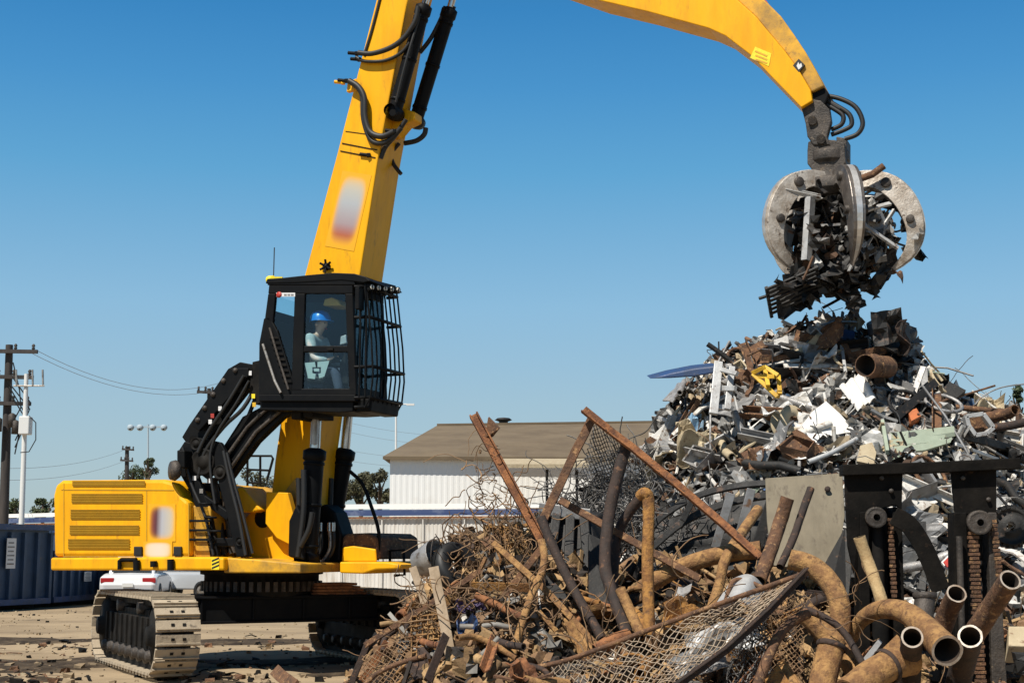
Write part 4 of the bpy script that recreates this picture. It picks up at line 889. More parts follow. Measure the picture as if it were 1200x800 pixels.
rad = dict(pel=.14, spi=(.13,.12), che=(.15,.12), nek=.05, hd0=.062, hd1=.095, hd2=.085, nos=.018, shn=.07, eln=.045, wrn=.03, han=.035, shf=.07, elf=.045, wrf=.03, haf=.035, hin=.09, knn=.065, ann=.045, ton=.035, hif=.09, knf=.065, anf=.045, tof=.035)
ed = 'pel-spi spi-che che-nek nek-hd0 hd0-hd1 hd1-hd2 hd1-nos che-shn shn-eln eln-wrn wrn-han che-shf shf-elf elf-wrf wrf-haf pel-hin hin-knn knn-ann ann-ton pel-hif hif-knf knf-anf anf-tof'.split()
J = {k: Hh(*v) for k, v in joints.items()}
for s, t in ((1,'n'),(-1,'f')):                      # fingers closed round the joystick
    for i in range(4):
        k = 'f%s%d' % (t,i); base = V(joints['ha'+t]); J[k] = Hh(base.x+.035, base.y+.0, base.z+.02-.018*i); rad[k] = .0085; J[k+'b'] = Hh(base.x+.055, base.y-s*.03, base.z+.018-.018*i); rad[k+'b'] = .008; ed += ['ha%s-%s' % (t,k), '%s-%sb' % (k,k)]
    J['th'+t] = Hh(joints['ha'+t][0]+.02, joints['ha'+t][1]-s*.04, joints['ha'+t][2]+.02); rad['th'+t] = .010; ed.append('ha%s-th%s' % (t,t))
ks = list(J); ix = {k: i for i, k in enumerate(ks)}
op = T('person', 'seated operator in a blue hard hat and pale work shirt inside the raised cab', 'person', Hh(0,0,-.98), -TH)
skin_part('body', skin_mesh('body', [J[k] for k in ks], [tuple(ix[q] for q in e.split('-')) for e in ed], [rad[k] for k in ks], ix['pel']), SKIN, op)
def cloth(name, keys, edges, extra, m, root):
    i2 = {k: i for i, k in enumerate(keys)}
    rr = [(tuple(x+extra for x in rad[k]) if isinstance(rad[k], tuple) else rad[k]+extra) for k in keys]
    return skin_part(name, skin_mesh(name, [J[k] for k in keys], [tuple(i2[q] for q in e.split('-')) for e in edges.split()], rr, i2[root]), m, op)
cloth('shirt', ['pel','spi','che','shn','eln','wrn','shf','elf','wrf'], 'pel-spi spi-che che-shn shn-eln eln-wrn che-shf shf-elf elf-wrf', .018, SHIRT, 'pel')
cloth('trousers', ['pel','hin','knn','ann','hif','knf','anf'], 'pel-hin hin-knn knn-ann pel-hif hif-knf knf-anf', .016, PANTS, 'pel')
b = MB(); b.lathe([(.155,-.01),(.15,.02),(.14,.07),(.11,.12),(.06,.145),(0,.15)], Hh(.005,0,.055), UP, 20); b.lathe([(.15,-.012),(.175,-.016),(.175,-.006),(.15,.0)], Hh(.03,0,.06), UP, 20); part('hard_hat', b, HAT, op)
for s in (-1,1):
    b = MB(); b.lathe([(0,.012),(.012,.008),(.014,0)], Hh(.095,s*.035,.02), FWD, 8); part('eye', b, RUB, op)
    b = MB(); b.lathe([(0,.015),(.02,.012),(.028,0)], Hh(0,s*.095,.0), NRM*s, 10); part('ear', b, SKIN, op)
b = MB(); b.obox(Hh(.092,0,-.055), FWD*.008, NRM*.026, UP*.006); part('mouth', b, RED, op)

def interp(tab, x):
    if x <= tab[0][0]: return tab[0][1]
    for (x0,y0),(x1,y1) in zip(tab, tab[1:]):
        if x <= x1: return y0 + (y1-y0)*(x-x0)/(x1-x0)
    return tab[-1][1]
YC = 19.9
crest = [(500,720),(560,690),(600,650),(640,615),(690,598),(730,582),(752,556),(765,518),(785,482),(800,455),(850,422),(900,402),(950,386),(990,380),(1010,394),(1030,392),(1062,396),(1074,432),(1095,455),(1130,470),(1165,484),(1200,488),(1260,490),(1330,505),(1450,560),(1560,640)]
HT = [(P(a,b_,YC).x, max(P(a,b_,YC).z, 0)) for a, b_ in crest]; HT[-1] = (HT[-1][0], -.3); HT[0] = (HT[0][0], -.3)
def Hh1(x, y):
    h = interp(HT, x); d = YC - y
    return h - (.70*d if d > 0 else -.8*d) + .16*noise.noise(V((x*1.3, y*1.3, 2)))
YF = 14.3
crest2 = [(370,830),(400,806),(425,790),(450,745),(480,705),(520,660),(560,630),(600,622),(640,640),(700,668),(760,655),(800,662),(860,670),(920,672),(990,690),(1060,710),(1130,728),(1200,728),(1300,740),(1400,800)]
FT = [(P(a,b_,YF).x, P(a,b_,YF).z) for a, b_ in crest2]; FT[0] = (FT[0][0], -.3); FT[-1] = (FT[-1][0], -.2)
def Hh2(x, y):
    h = interp(FT, x); d = YF - y
    return h - (.42*d if d > 0 else -.8*d) + .10*noise.noise(V((x*2, y*2, 7)))
def march(px, py, H, y0=8.0, y1=30.0, st=.04):
    d = ray(px, py); y = y0
    while y < y1:
        q = V((0,0,CAMH)) + d*(y/d.y)
        if q.z <= H(q.x, q.y): return q
        y += st
    return None
def normal(H, x, y):
    e = .15; return V((H(x-e,y)-H(x+e,y), H(x,y-e)-H(x,y+e), 2*e)).normalized()
def mound(mb, H, x0, x1, y0, y1, st, mi=0):
    nx, ny = int((x1-x0)/st), int((y1-y0)/st); vs = []
    for j in range(ny+1):
        for i in range(nx+1):
            x, y = x0+(x1-x0)*i/nx, y0+(y1-y0)*j/ny; vs.append((x, y, max(H(x,y)-.10, -.35)))
    mb.add(vs, [(j*(nx+1)+i, j*(nx+1)+i+1, (j+1)*(nx+1)+i+1, (j+1)*(nx+1)+i) for j in range(ny) for i in range(nx)], mi)

# ------------------------------------------------------------------ big heap: uncountable small shred
ISL = dict(isl=.55)
S_PALE = mat('shred_pale', (.46,.45,.43), (.27,.26,.24), 3, .45, .25, bump=.2, c3=(.20,.14,.09), **ISL)
S_WHT = mat('shred_white', (.66,.64,.60), (.46,.43,.38), 4, .6, isl=.35, c3=(.26,.19,.12))
S_GREY = mat('shred_grey', (.24,.24,.235), (.13,.125,.12), 3, .45, .3, bump=.2, c3=(.15,.09,.05), **ISL)
S_DARK = mat('shred_dark', (.03,.028,.026), (.012,.012,.012), 4, .55, .1, c3=(.08,.05,.035), **ISL)
S_RUST = mat('shred_rust', (.15,.08,.045), (.08,.045,.028), 5, .85, c3=(.26,.14,.07), **ISL)
S_TAN = mat('shred_tan', (.40,.32,.21), (.28,.21,.13), 5, .8, c3=(.14,.09,.05), **ISL)
S_COL = mat('shred_blue', (.04,.10,.24), (.10,.16,.24), 1.0, .55, **ISL)
S_GRN = mat('shred_green', (.27,.32,.24), (.20,.24,.19), 1.0, .55, **ISL)
HM = [S_DARK, S_PALE, S_WHT, S_GREY, S_RUST, S_TAN, S_COL, S_GRN]
HW = [.26,.22,.09,.21,.15,.09,.006,.01]
r = random.Random(5)
hb = MB(); mound(hb, Hh1, HT[0][0], HT[-1][0], 11.5, 27, .35, 0)
x0h, x1h = P(508,645,YC).x, P(1420,645,YC).x
cnt = 0
while cnt < 12500:
    x, y = r.uniform(x0h, x1h), r.uniform(12.2, 21.4); z = Hh1(x, y)
    if z < -.05: continue
    if x > 7.6 and r.random() < .5: continue
    cnt += 1
    c = V((x, y, z + r.uniform(-.10,.14))); X, Y_, Z = basis(normal(Hh1, x, y), r, 1.6); mi = r.choices(range(8), HW)[0]; t = r.random(); q = r.choice((.45,.55,.65,.75,.85,1.1,1.35))
    if t < .34: f_sheet(hb, c, X, Y_, Z, .24*q, .17*q*r.uniform(.4,1.2), r, mi, 4, 3, 0, .5, .9)
    elif t < .64: f_bar(hb, c, X, Y_, Z, .34*q*r.uniform(.6,1.3), .035*r.uniform(.5,1.5), .014*r.uniform(.6,2), r, mi)
    elif t < .74: f_chunk(hb, c, .07*q, r, mi)
    elif t < .88: f_tube(hb, c, X, Y_, Z, .32*q, .018*r.uniform(.6,1.8), r, mi, 6, False)
    elif t < .92: f_angle(hb, c, X, Y_, Z, .3*q, .05, r, mi)
    elif r.random() < .4: wire(hb, c, .75*q, .006, r, mi, 8)
cnt = 0
while cnt < 900:
    x, y = r.uniform(x0h, x1h), r.uniform(12.4, 20.6); z = Hh1(x, y)
    if z < .1: continue
    cnt += 1; c = V((x, y, z + r.uniform(.0,.12))); X, Y_, Z = basis(normal(Hh1, x, y), r, 1.1)
    f_sheet(hb, c, X, Y_, Z, r.uniform(.24,.44), r.uniform(.14,.32), r, r.choices(range(6), (.10,.34,.20,.20,.10,.06))[0], 6, 5, 0, .34, .6)
solo('shredded_scrap', hb, HM, 'huge heap of small mixed shredded scrap metal filling the right of the yard', 'scrap heap', kind='stuff')

# ------------------------------------------------------------------ heap: pieces one can single out
def heap_poly(name, label, pts, m, cat, th=.02, tilt=.75, lift=.36, bend=0, Y=None, bev=0, group=None):
    cx = sum(p[0] for p in pts)/len(pts); cy = sum(p[1] for p in pts)/len(pts)
    if Y is None:
        hit = [march(px, py, Hh1) for px, py in pts + [(cx,cy)]]; ys = [h.y for h in hit if h]; Y = (sum(ys)/len(ys) if ys else YC-.3) - lift
    k = Y/FPX*tilt; vs = [P(px, py, Y - (py-cy)*k) for px, py in pts]; n = (vs[1]-vs[0]).cross(vs[2]-vs[0]).normalized()
    if n.y > 0: n = -n
    b = MB(); b.prism(vs, n*-th); return solo(name, b, m, label, cat, group, bev=bev)
def heap_tube(name, label, path, wpx, m, cat, lift=.36, Y=None, hollow=True):
    pts = []
    for p in path:
        if len(p) > 2: pts.append(P(*p)); continue
        h = march(p[0], p[1], Hh1); pts.append(P(p[0], p[1], (h.y if h else YC) - lift if Y is None else Y))
    L = [tuple(q) for q in pts]; L = [V(q) for q in smooth_path(L, 4)] if len(L) > 2 else pts
    b = MB(); rad = wpx/2*pts[0].y/FPX
    if hollow: b.pipe(L, rad, rad*.15, 14)
    else: b.tube(L, rad, 8)
    return solo(name, b, m, label, cat)
def heap_beam(name, label, a, e, wpx, m, cat, lift=.40, hpx=None, Ya=None, Ye=None):
    def q(p, Yx):
        if Yx: return P(*p, Yx)
        h = march(p[0], p[1], Hh1); return P(p[0], p[1], (h.y if h else YC) - lift)
    A_, E_ = q(a,Ya), q(e,Ye); w_ = wpx*A_.y/FPX; b = MB(); b.beam(A_, E_, w_*.6, w_ if hpx is None else hpx*A_.y/FPX); return solo(name, b, m, label, cat, bev=.006)
def heap_crumple(name, label, px, py, w_, h_, m, cat, amp=.3, nu=12, nv=10, lift=.36, seed=1, th=.012):
    rr = random.Random(seed); hit = march(px, py, Hh1); Yc = (hit.y if hit else YC) - lift; c = P(px, py, Yc); k = Yc/FPX
    b = MB(); f_sheet(b, c, V((1,0,0)), V((0,.6,.8)), V((0,-.8,.6)), w_*k, h_*k*1.1, rr, 0, nu, nv, th, amp, .2)
    return solo(name, b, m, label, cat)
heap_poly('sheet_panel', 'big plain white sheet panel with an arched cut, lying mid slope of the heap', [(968,470),(985,485),(1003,506),(990,507),(975,510),(963,517),(955,525),(948,512),(940,498),(952,482)], WHT, 'panel', .02)
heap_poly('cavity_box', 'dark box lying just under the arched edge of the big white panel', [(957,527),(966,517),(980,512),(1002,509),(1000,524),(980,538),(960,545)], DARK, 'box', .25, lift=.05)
b = MB(); h = march(1004,459,Hh1); Yc = h.y-.42; c4 = [P(984,453,Yc+.15), P(1012,436,Yc+.25), P(1027,466,Yc-.1), P(1006,482,Yc-.2)]
def cf(u, v): 
    p = c4[0].lerp(c4[1], u).lerp(c4[3].lerp(c4[2], u), v); return p + V((0,-.8,.5))*(.035*math.sin(u*17))
b.grid(cf, 24, 6, .012); solo('corrugated_sheet', b, WHT, 'white corrugated sheet standing tilted above the big white panel', 'metal sheet')
heap_crumple('foil_sheet', 'crumpled silvery white foil sheet left of the big white panel', 921,478,62,40, WHT, 'foil', .55, 14, 12, seed=3)
heap_crumple('foil_sheet', 'torn white sheet just under the grey metal panel near the heap top', 936,420,42,17.5, WHT, 'foil', .5, 10, 7, seed=4)
heap_crumple('cloth_bundle', 'cream coloured crumpled bundle low on the left flank of the heap', 817,518,46,38, TAN, 'bundle', .7, 14, 12, seed=5)
heap_crumple('plastic_drum', 'pale blue crushed plastic bottle on the left flank above the cream bundle', 815,494,17,24, LBLUE, 'bottle', .8, 8, 8, seed=6)
b = MB(); pts = [(761,443.5),(785,437),(815,431),(842,428),(843,436),(815,441),(785,443)]; vs = [P(x,y,18.7-(x-761)*.004) for x,y in pts]; b.prism(vs, V((0,.5,.1))); solo('roof_strip', b, BLUE, 'long dark blue metal strip jutting out of the left side of the heap', 'metal strip', bev=.02)
b = MB(); 
for a_, e_, w_ in (((842,424),(836,485),10),((858,430),(852,480),7),((841,432),(864,438),5),((838,455),(862,455),6),((836,476),(858,478),6)):
    Yq = 17.9; b.beam(P(*a_,Yq+.15), P(*e_,Yq-.2), w_*Yq/FPX, .05, V((0,1,0)))
solo('pallet_frame', b, PALE, 'grey slatted frame like a pallet standing upright beside the blue strip', 'frame', bev=.005)
b = MB()
for a_, e_ in (((882,437),(896,430)),((896,430),(912,440)),((882,438),(911,465)),((912,440),(914,462)),((896,430),(900,452)),((884,441),(908,441)),((911,465),(914,456))):
    b.beam(P(*a_,17.5), P(*e_,17.35), .05, .04, V((0,1,0)))
solo('yellow_bracket', b, YSCR, 'bent bright yellow triangular steel bracket in the upper middle of the heap', 'bracket', bev=.004)
b = MB(); rr = random.Random(2); Xa, Ya, Za = V((.95,-.3,.1)).normalized(), V((.25,.9,.2)).normalized(), V((-.1,-.15,1)).normalized(); c_ = P(1046,392,18.7); 
b.prism([P(1021,378,18.5),P(1040,367,18.7),P(1052,374,18.3),P(1066,378,18.7),P(1068,402,18.7),P(1064,419,18.5),P(1048,412,18),P(1034,404,18.1),P(1024,392,18.3)], V((.1,.7,.1)))
t_ = T('crushed_cabinet', 'big black crushed metal cabinet perched on the right of the heap top', 'cabinet', c_); part('shell', b, DARK, t_, bev=.02)
b = MB(); f_sheet(b, P(1040,383,18.1), Xa, Za, -Ya, .36, .42, rr, 0, 6, 6, .01, .35); part('door', b, DARK, t_); b = MB(); f_sheet(b, P(1060,396,18.2), Ya, Za, Xa, .3, .45, rr, 0, 6, 6, .01, .3); part('side_panel', b, RUSTD, t_)
b = MB(); a_, e_ = P(1014,428,17.7), P(1040,430,18.2); b.pipe([a_, a_.lerp(e_,.5), e_], .14, .012, 20, 0, 1); b.lathe([(.141,-.015),(.152,-.01),(.152,.01),(.141,.015)], a_.lerp(e_,.35), e_-a_, 20); solo('rusty_drum', b, [RUSTB, INN], 'rusty steel drum lying with its open end to the left under the black cabinet', 'drum')
heap_beam('steel_post', 'upright pale steel post standing at the middle of the heap top', (983,386), (991,438), 6, PALE, 'post')
heap_poly('punched_plate', 'square pale grey plate near the heap top', [(907,398),(923,393),(926,414),(908,419)], PALE, 'panel', .05)
heap_poly('blue_sheet', 'small dark blue sheet under the grapple load at the very top of the heap', [(967,388),(980,384),(1002,388),(1001,396),(985,399),(970,397)], BLUE, 'metal sheet', .03)
heap_poly('white_box', 'small white appliance box right of the pale post', [(993,406),(1008,404),(1010,415),(996,417)], WHT, 'box', .18, bev=.015)
heap_poly('steel_flap', 'dark steel flap sticking up from the right shoulder of the heap', [(1098,461),(1113,447),(1132,457),(1120,467),(1104,468)], DARK, 'plate', .05, Y=18.3)
heap_beam('steel_bar', 'long pale bar slanting down the right shoulder of the heap', (1091,461), (1124,498), 6, PALE, 'bar')
for i, (pts, lab) in enumerate((([(1042,507),(1080,503),(1118,499),(1119,506),(1080,512),(1044,514)],'uppermost of three grey green folded sheets right of the white panel'), ([(1043,515),(1082,511),(1108,509),(1106,515),(1082,519),(1044,522)],'middle one of three grey green folded sheets right of the white panel'), ([(1044,523),(1084,519),(1116,512),(1114,518),(1084,527),(1045,531)],'lowest of three grey green folded sheets right of the white panel'))):
    heap_poly('green_sheet', lab, pts, GREEN, 'metal sheet', .05, tilt=.4, lift=.35+.05*i, group='grey green folded sheets')
heap_beam('post', 'short grey green post leaning at the left end of the green sheets', (1034,494), (1040,530), 7, GREEN, 'post')
b = MB(); hx = [(1131,488),(1151,485),(1163,501),(1155,508),(1142,510),(1134,499)]
for i in range(6): b.beam(P(*hx[i],17.5), P(*hx[(i+1)%6],17.5), .05, .12, V((0,1,0)))
solo('hexagonal_frame', b, PALE, 'pale six sided hollow frame on the right shoulder of the heap', 'frame', bev=.004)
b = MB(); b.prism([P(x,y,17.65) for x,y in hx], V((0,.05,0))); solo('brown_plate', b, RUSTB, 'brown plate lying just behind the pale six sided frame', 'plate')
heap_tube('steel_pipe', 'upper rusty pipe lying along the right shoulder of the heap', [(1112,476,18.7),(1150,480,18.5),(1176,482,18.4)], 7, RUSTB, 'pipe')
heap_tube('steel_pipe', 'thick rusty pipe with an open end at the far right of the heap', [(1150,490,18.2),(1176,486,17.9),(1190,480,17.7)], 13, RUSTB, 'pipe')
heap_tube('steel_pipe', 'dark pipe under the thick rusty one at the far right of the heap', [(1140,502,17.9),(1175,500,17.7),(1205,494,17.7)], 10, RUSTD, 'pipe')
heap_beam('flat_beam', 'long dark flat beam lying below the six sided frame', (1118,508), (1204,530), 9, DARK, 'beam')
heap_beam('channel_bar', 'pale grey channel bar lying at the right edge of the heap', (1150,504), (1204,508), 8, PALE, 'bar', lift=.5)
heap_beam('white_beam', 'slender white strip beside the dark flat beam at the right', (1120,520), (1170,538), 4, WHT, 'bar', lift=.5)
heap_poly('ochre_plate', 'ochre tan plate below the left end of the green sheets', [(1004,540),(1008,522),(1022,518),(1027,530),(1024,544)], TAN, 'plate', .04)
heap_tube('silver_tube', 'long silvery tube running along the lower edge of the big white panel', [(947,541),(975,530),(1004,514)], 6, PALE, 'tube', lift=.4)
heap_tube('bent_tube', 'thin pale bent tube hooked over mid slope left of the white panel', [(890,508),(902,522),(925,526),(936,530),(936,555)], 4, PALE, 'tube', lift=.35)
b = MB(); h = march(920,509,Hh1); c_ = h + V((0,-.3,.1)); ax = V((.5,-.8,.25)).normalized()
b.lathe([(.08,-.1),(.22,-.1),(.22,-.08),(.13,-.07),(.13,.07),(.22,.08),(.22,.1),(.08,.1),(.08,-.1)], c_, ax, 20); solo('cable_reel', b, TAN, 'tan cable reel on its side below the crumpled foil', 'reel')
for i, (a_, e_, w_, lab) in enumerate((((751,528),(785,495),6,'longer white bar sloping down the lower left edge of the heap'),((762,535),(790,512),5,'shorter white bar under the sloping one on the lower left edge'),((772,489),(792,497),4,'thin pale bar at the top of the left edge under the blue strip'),((880,505),(905,485),7,'white painted bar leaning between the foil and the reel'),((858,452),(866,490),4,'thin pale bar right of the slatted frame'),((1062,440),(1064,482),7,'upright rusty brown bar above the green sheets'),((846,455),(876,455),6,'short light bar lying right across the slatted frame'),((905,430),(955,400),4,'slim pale rod running up towards the grey panel'))):
    heap_beam('metal_bar', lab, a_, e_, w_, RUSTB if 'rusty' in lab else WHT if 'white' in lab else PALE, 'bar', lift=.35)
heap_poly('red_plate', 'red brown triangular plate showing between the two mast posts', [(1066,583),(1098,561),(1097,592)], RUSTB, 'plate', .03, lift=.3)
heap_poly('warning_sign', 'white bordered red warning plate low between the mast posts', [(1103,658),(1113,648),(1121,661),(1110,667)], WHT, 'sign', .02, lift=.4)
heap_poly('red_plate', 'plain red plate lying on the white bordered warning plate', [(1105.5,658),(1112.5,651),(1118,660),(1110,664)], RED, 'panel', .01, lift=.45)
heap_poly('orange_bucket', 'crushed orange tin lying above the green sheets', [(1064,482),(1074,478),(1079,487),(1068,493)], mat('orange_tin', (.50,.14,.04), (.3,.1,.04), 6, .6), 'tin', .12)
heap_poly('brown_sheet', 'large rust brown sheet lying below the upper left dark pipes', [(872,410),(893,398),(905,420),(893,436),(876,432)], RUSTB, 'metal sheet', .03)
heap_poly('brown_sheet', 'rust brown sheet at the foot of the slope below the cable reel', [(868,530),(890,522),(925,528),(922,545),(880,548)], RUSTB, 'metal sheet', .03)
heap_tube('dark_pipe', 'short dark pipe poking up at the left of the heap top', [(829,403),(842,412),(858,424)], 6, DARK, 'pipe', Y=18.7)
heap_tube('thin_rod', 'thin greenish rod sticking out under the black cabinet', [(1076,435,18.5),(1092,436,18.5),(1107,438,18.5)], 2, GREEN, 'rod', hollow=False)
heap_tube('bent_rod', 'thin bent rod arching against the sky at the right edge', [(1143,474,18.3),(1152,464,18.3),(1170,455,18.3),(1190,451,18.3),(1215,449,18.3)], 1.6, GREY, 'rod', hollow=False)

# numbered-by-look pieces: each has its own colour, shape and zone
WHTD = mat('dirty_white_sheet', (.62,.60,.56), (.42,.39,.34), 5, .6, bump=.3, c3=(.22,.15,.10), lo3=.54, hi3=.66)
PALED = mat('dirty_pale_metal', (.40,.39,.38), (.20,.19,.18), 5, .45, .35, bump=.4, c3=(.13,.09,.06), lo3=.54, hi3=.66)
KC = dict(white=WHTD, silvery=PALED, grey=GREY, black=DARK, brown=RUSTB, tan=TAN, orange=RUST)
def piece(kind, c, n, r, m, name, label, cat, k=1.0, tilt=.9):
    X, Y_, Z = basis(n, r, tilt); b = MB(); q = r.uniform(.8,1.25)*k; mats = m
    if kind == 'bent sheet': f_sheet(b, c, X, Y_, Z, .52*q, .34*q, r, 0, 8, 6, .008, .3, 1.0)
    elif kind == 'crumpled panel': f_sheet(b, c, X, Y_, Z, .42*q, .38*q, r, 0, 10, 9, .008, .6, .4)
    elif kind == 'flat bar': f_bar(b, c, X, Y_, Z, .85*q, .07*q, .02, r)
    elif kind == 'tube': f_tube(b, c, X, Y_, Z, .75*q, .045*q, r)
    elif kind == 'thick pipe': f_tube(b, c, X, Y_, Z, .6*q, .085*q, r, n=16)
    elif kind == 'angle bar': f_angle(b, c, X, Y_, Z, .75*q, .09*q, r)
    elif kind == 'channel': f_channel(b, c, X, Y_, Z, .7*q, .12*q, r)
    elif kind == 'square plate': f_sheet(b, c, X, Y_, Z, .36*q, .36*q, r, 0, 4, 4, .018, .06, .2)
    elif kind == 'open casing': f_casing(b, c, X, Y_, Z, .34*q, .28*q, .24*q, r)
    elif kind == 'hoop': f_ring(b, c, X, Y_, .2*q, .02*q, r)
    elif kind == 'long rod': b.tube([c-X*.6*q, c-X*.2*q+Y_*.05, c+X*.2*q+Z*.04, c+X*.6*q], .014*q, 8)
    elif kind == 'bent tube': 
        b.pipe([V(t) for t in smooth_path([tuple(c-X*.35*q), tuple(c-X*.05*q+Y_*.02), tuple(c+X*.15*q+Y_*.12*q), tuple(c+X*.2*q+Y_*.36*q)], 4)], .035*q, .008, 12)
    solo(name, b, mats, label, cat)
CAT = {'bent sheet':'metal sheet','crumpled panel':'panel','flat bar':'bar','tube':'tube','thick pipe':'pipe','angle bar':'bar','channel':'bar','square plate':'plate','open casing':'casing','hoop':'hoop','long rod':'rod','bent tube':'tube'}
NAM = {'bent sheet':'bent_sheet','crumpled panel':'crumpled_panel','flat bar':'flat_bar','tube':'metal_tube','thick pipe':'thick_pipe','angle bar':'angle_bar','channel':'channel_bar','square plate':'square_plate','open casing':'open_casing','hoop':'metal_hoop','long rod':'long_rod','bent tube':'bent_tube'}
r = random.Random(21)
ZON = [((790,870,425,480),'on the left shoulder of the heap near the blue strip',10), ((870,960,392,455),'on the upper slope under the grapple',15), ((960,1065,385,450),'around the pale post at the heap top',14),
       ((765,860,485,550),'on the lower left flank by the cream bundle',15), ((860,945,465,560),'on the slope between the foil and the reel',15), ((1010,1095,440,500),'on the slope right of the corrugated sheet',13), ((1095,1195,475,540),'on the right shoulder by the six sided frame',12),
       ((1058,1118,560,690),'in the gap between the mast posts',10), ((690,780,540,600),'at the left foot of the heap behind the leaning beams',10), ((1168,1200,560,680),'right of the mast at the foot of the heap',7)]
for (xa,xb,ya,yb), zn, cnt in ZON:
    combos = [(c_, k_) for c_ in ('white','silvery','grey','black','brown','tan','brown','grey') for k_ in ('bent sheet','crumpled panel','flat bar','tube','angle bar','channel','square plate','open casing','hoop','long rod')]
    r.shuffle(combos); seen = set(); 
    for c_, k_ in combos:
        if len(seen) >= cnt: break
        if (c_,k_) in seen: continue
        h = march(r.uniform(xa,xb), r.uniform(ya,yb), Hh1)
        if not h: continue
        seen.add((c_,k_)); n = normal(Hh1, h.x, h.y)
        piece(k_, h + n*.10 + V((0,-.12,.05)), n, r, KC[c_], NAM[k_], 'large %s %s %s' % (c_, k_, zn), CAT[k_], .98)

# ------------------------------------------------------------------ load in the grapple
G0 = hub
def gl(name, label, cat, kind, px, py, dy, m, k=1.0, seed=0, n=V((0,-.5,.8)), X=None):
    rr = random.Random(seed); c = P(px, py, G0.y + dy); b = MB(); X_, Y_, Z = basis(n.normalized(), rr, .8)
    if X is not None: X_ = V(X).normalized(); Y_ = X_.orthogonal().normalized(); Z = X_.cross(Y_)
    if kind == 'sheet': f_sheet(b, c, X_, Y_, Z, .6*k, .45*k, rr, 0, 9, 8, .012, .45, .8)
    elif kind == 'casing': f_casing(b, c, X_, Y_, Z, .42*k, .34*k, .3*k, rr)
    elif kind == 'channel': f_channel(b, c, X_, Y_, Z, .8*k, .11*k, rr)
    elif kind == 'bar': f_bar(b, c, X_, Y_, Z, .8*k, .08*k, .03, rr)
    elif kind == 'pipe': f_tube(b, c, X_, Y_, Z, .8*k, .06*k, rr, n=14)
    elif kind == 'block': 
        for _ in range(5): f_chunk(b, c+rvec(rr)*.10*k, .13*k, rr)
    solo(name, b, m, label, cat)
gl('rusty_pipe','rusty pipe sticking out of the top right of the grapple','pipe','pipe',1012,208,-.35,RUSTB,.75,1,X=(.85,-.1,.48))
gl('steel_channel','silvery channel standing upright in the left of the grapple','channel','channel',950,268,-.35,PALE,1.05,2,X=(.1,.05,1))
gl('steel_channel','silvery channel lying level across the top left of the grapple load','channel','channel',940,228,-.3,PALE,.6,3,X=(1,.1,-.2))
gl('bent_bar','upper bent pale bar in the right of the grapple','bar','bar',1020,248,-.45,PALE,.75,4,X=(.9,.1,.3))
gl('bent_bar','lower bent pale bar in the right of the grapple','bar','bar',1030,275,-.45,PALE,.75,5,X=(.8,.1,-.55))
gl('bent_bar','steep pale bar next to the right tine of the grapple','bar','bar',1040,262,-.3,PALE,.55,6,X=(.4,.1,.9))
gl('grey_casing','grey crushed casing in the right of the grapple behind the bars','casing','casing',1012,262,-.15,GREY,1.0,7)
gl('pale_sheet','pale crumpled sheet right of the front tine in the grapple','metal sheet','sheet',1005,282,-.35,PALE,.5,8)
gl('dark_block','dark mass of scrap in the core of the grapple','scrap','block',985,262,.25,DARK,2.0,9)
gl('dark_block','dark lump of scrap low in the right of the grapple','scrap','block',1030,300,.1,DARK,1.4,10)
gl('brown_sheet','rust brown bent sheet low in the left of the grapple','metal sheet','sheet',958,300,-.1,RUSTD,.8,11)
gl('dark_casing','dark casing beside the left tine of the grapple','casing','casing',930,270,.1,DARK,.8,12)
gl('dark_casing','dark casing hanging below the middle of the grapple','casing','casing',985,318,.0,DARK,.8,13)
gl('small_motor','small dark lump dangling at the right under the grapple','motor','block',1016,336,-.1,STEELD,.55,14)
gl('white_angle','thin white bar level behind the right tine of the grapple','bar','bar',1020,232,.2,WHT,.8,15,X=(1,.1,.02))
gl('dark_grille','flat dark ribbed panel hanging lowest under the grapple','panel','sheet',928,345,-.1,DARK,.95,16,n=V((.3,-.6,.5)))
b = MB(); c_ = P(930,342,G0.y-.25); Xq, Yq = V((.85,-.1,.35)).normalized(), V((.2,.6,-.5)).normalized()
for k in range(7): b.obox(c_+Yq*(-.22+.07*k)-V((0,.03,0)), Xq*.36, Yq*.018, Xq.cross(Yq)*.012)
for k in (-.34,.34): b.obox(c_+Xq*k, Xq*.02, Yq*.26, Xq.cross(Yq)*.018)
solo('radiator_grille', b, DARK, 'ragged black slatted grille at the lower left under the grapple', 'grille')
gl('dark_sheet','torn black sheet behind the slatted grille under the grapple','metal sheet','sheet',950,325,.15,DARK,1.0,17)
gl('long_rod','thin dark rod poking out left under the grapple','rod','bar',903,345,-.1,DARK,.4,18,X=(1,0,.35))
b = MB(); rr = random.Random(31)
for k in range(420):
    q = rvec(rr); c_ = P(985+rr.gauss(0,27), 276+rr.gauss(0,24), G0.y+rr.gauss(.08,.25)); X, Y_, Z = basis(q, rr, 1); mi = rr.choices((0,1,2,3),(6,2,1.2,1.8))[0]
    t = rr.random()
    if t < .5: f_sheet(b, c_, X, Y_, Z, .2, .14, rr, mi, 3, 2, 0, .5)
    elif t < .8: f_bar(b, c_, X, Y_, Z, .32, .035, .015, rr, mi)
    else: f_chunk(b, c_, .07, rr, mi)
for k in range(60):
    c_ = P(965+rr.gauss(0,26), 322+rr.gauss(0,12), G0.y+rr.gauss(0,.2)); X, Y_, Z = basis(rvec(rr), rr, 1); f_sheet(b, c_, X, Y_, Z, rr.uniform(.2,.42), rr.uniform(.12,.26), rr, 0 if rr.random() < .8 else 3, 5, 4, 0, .7)
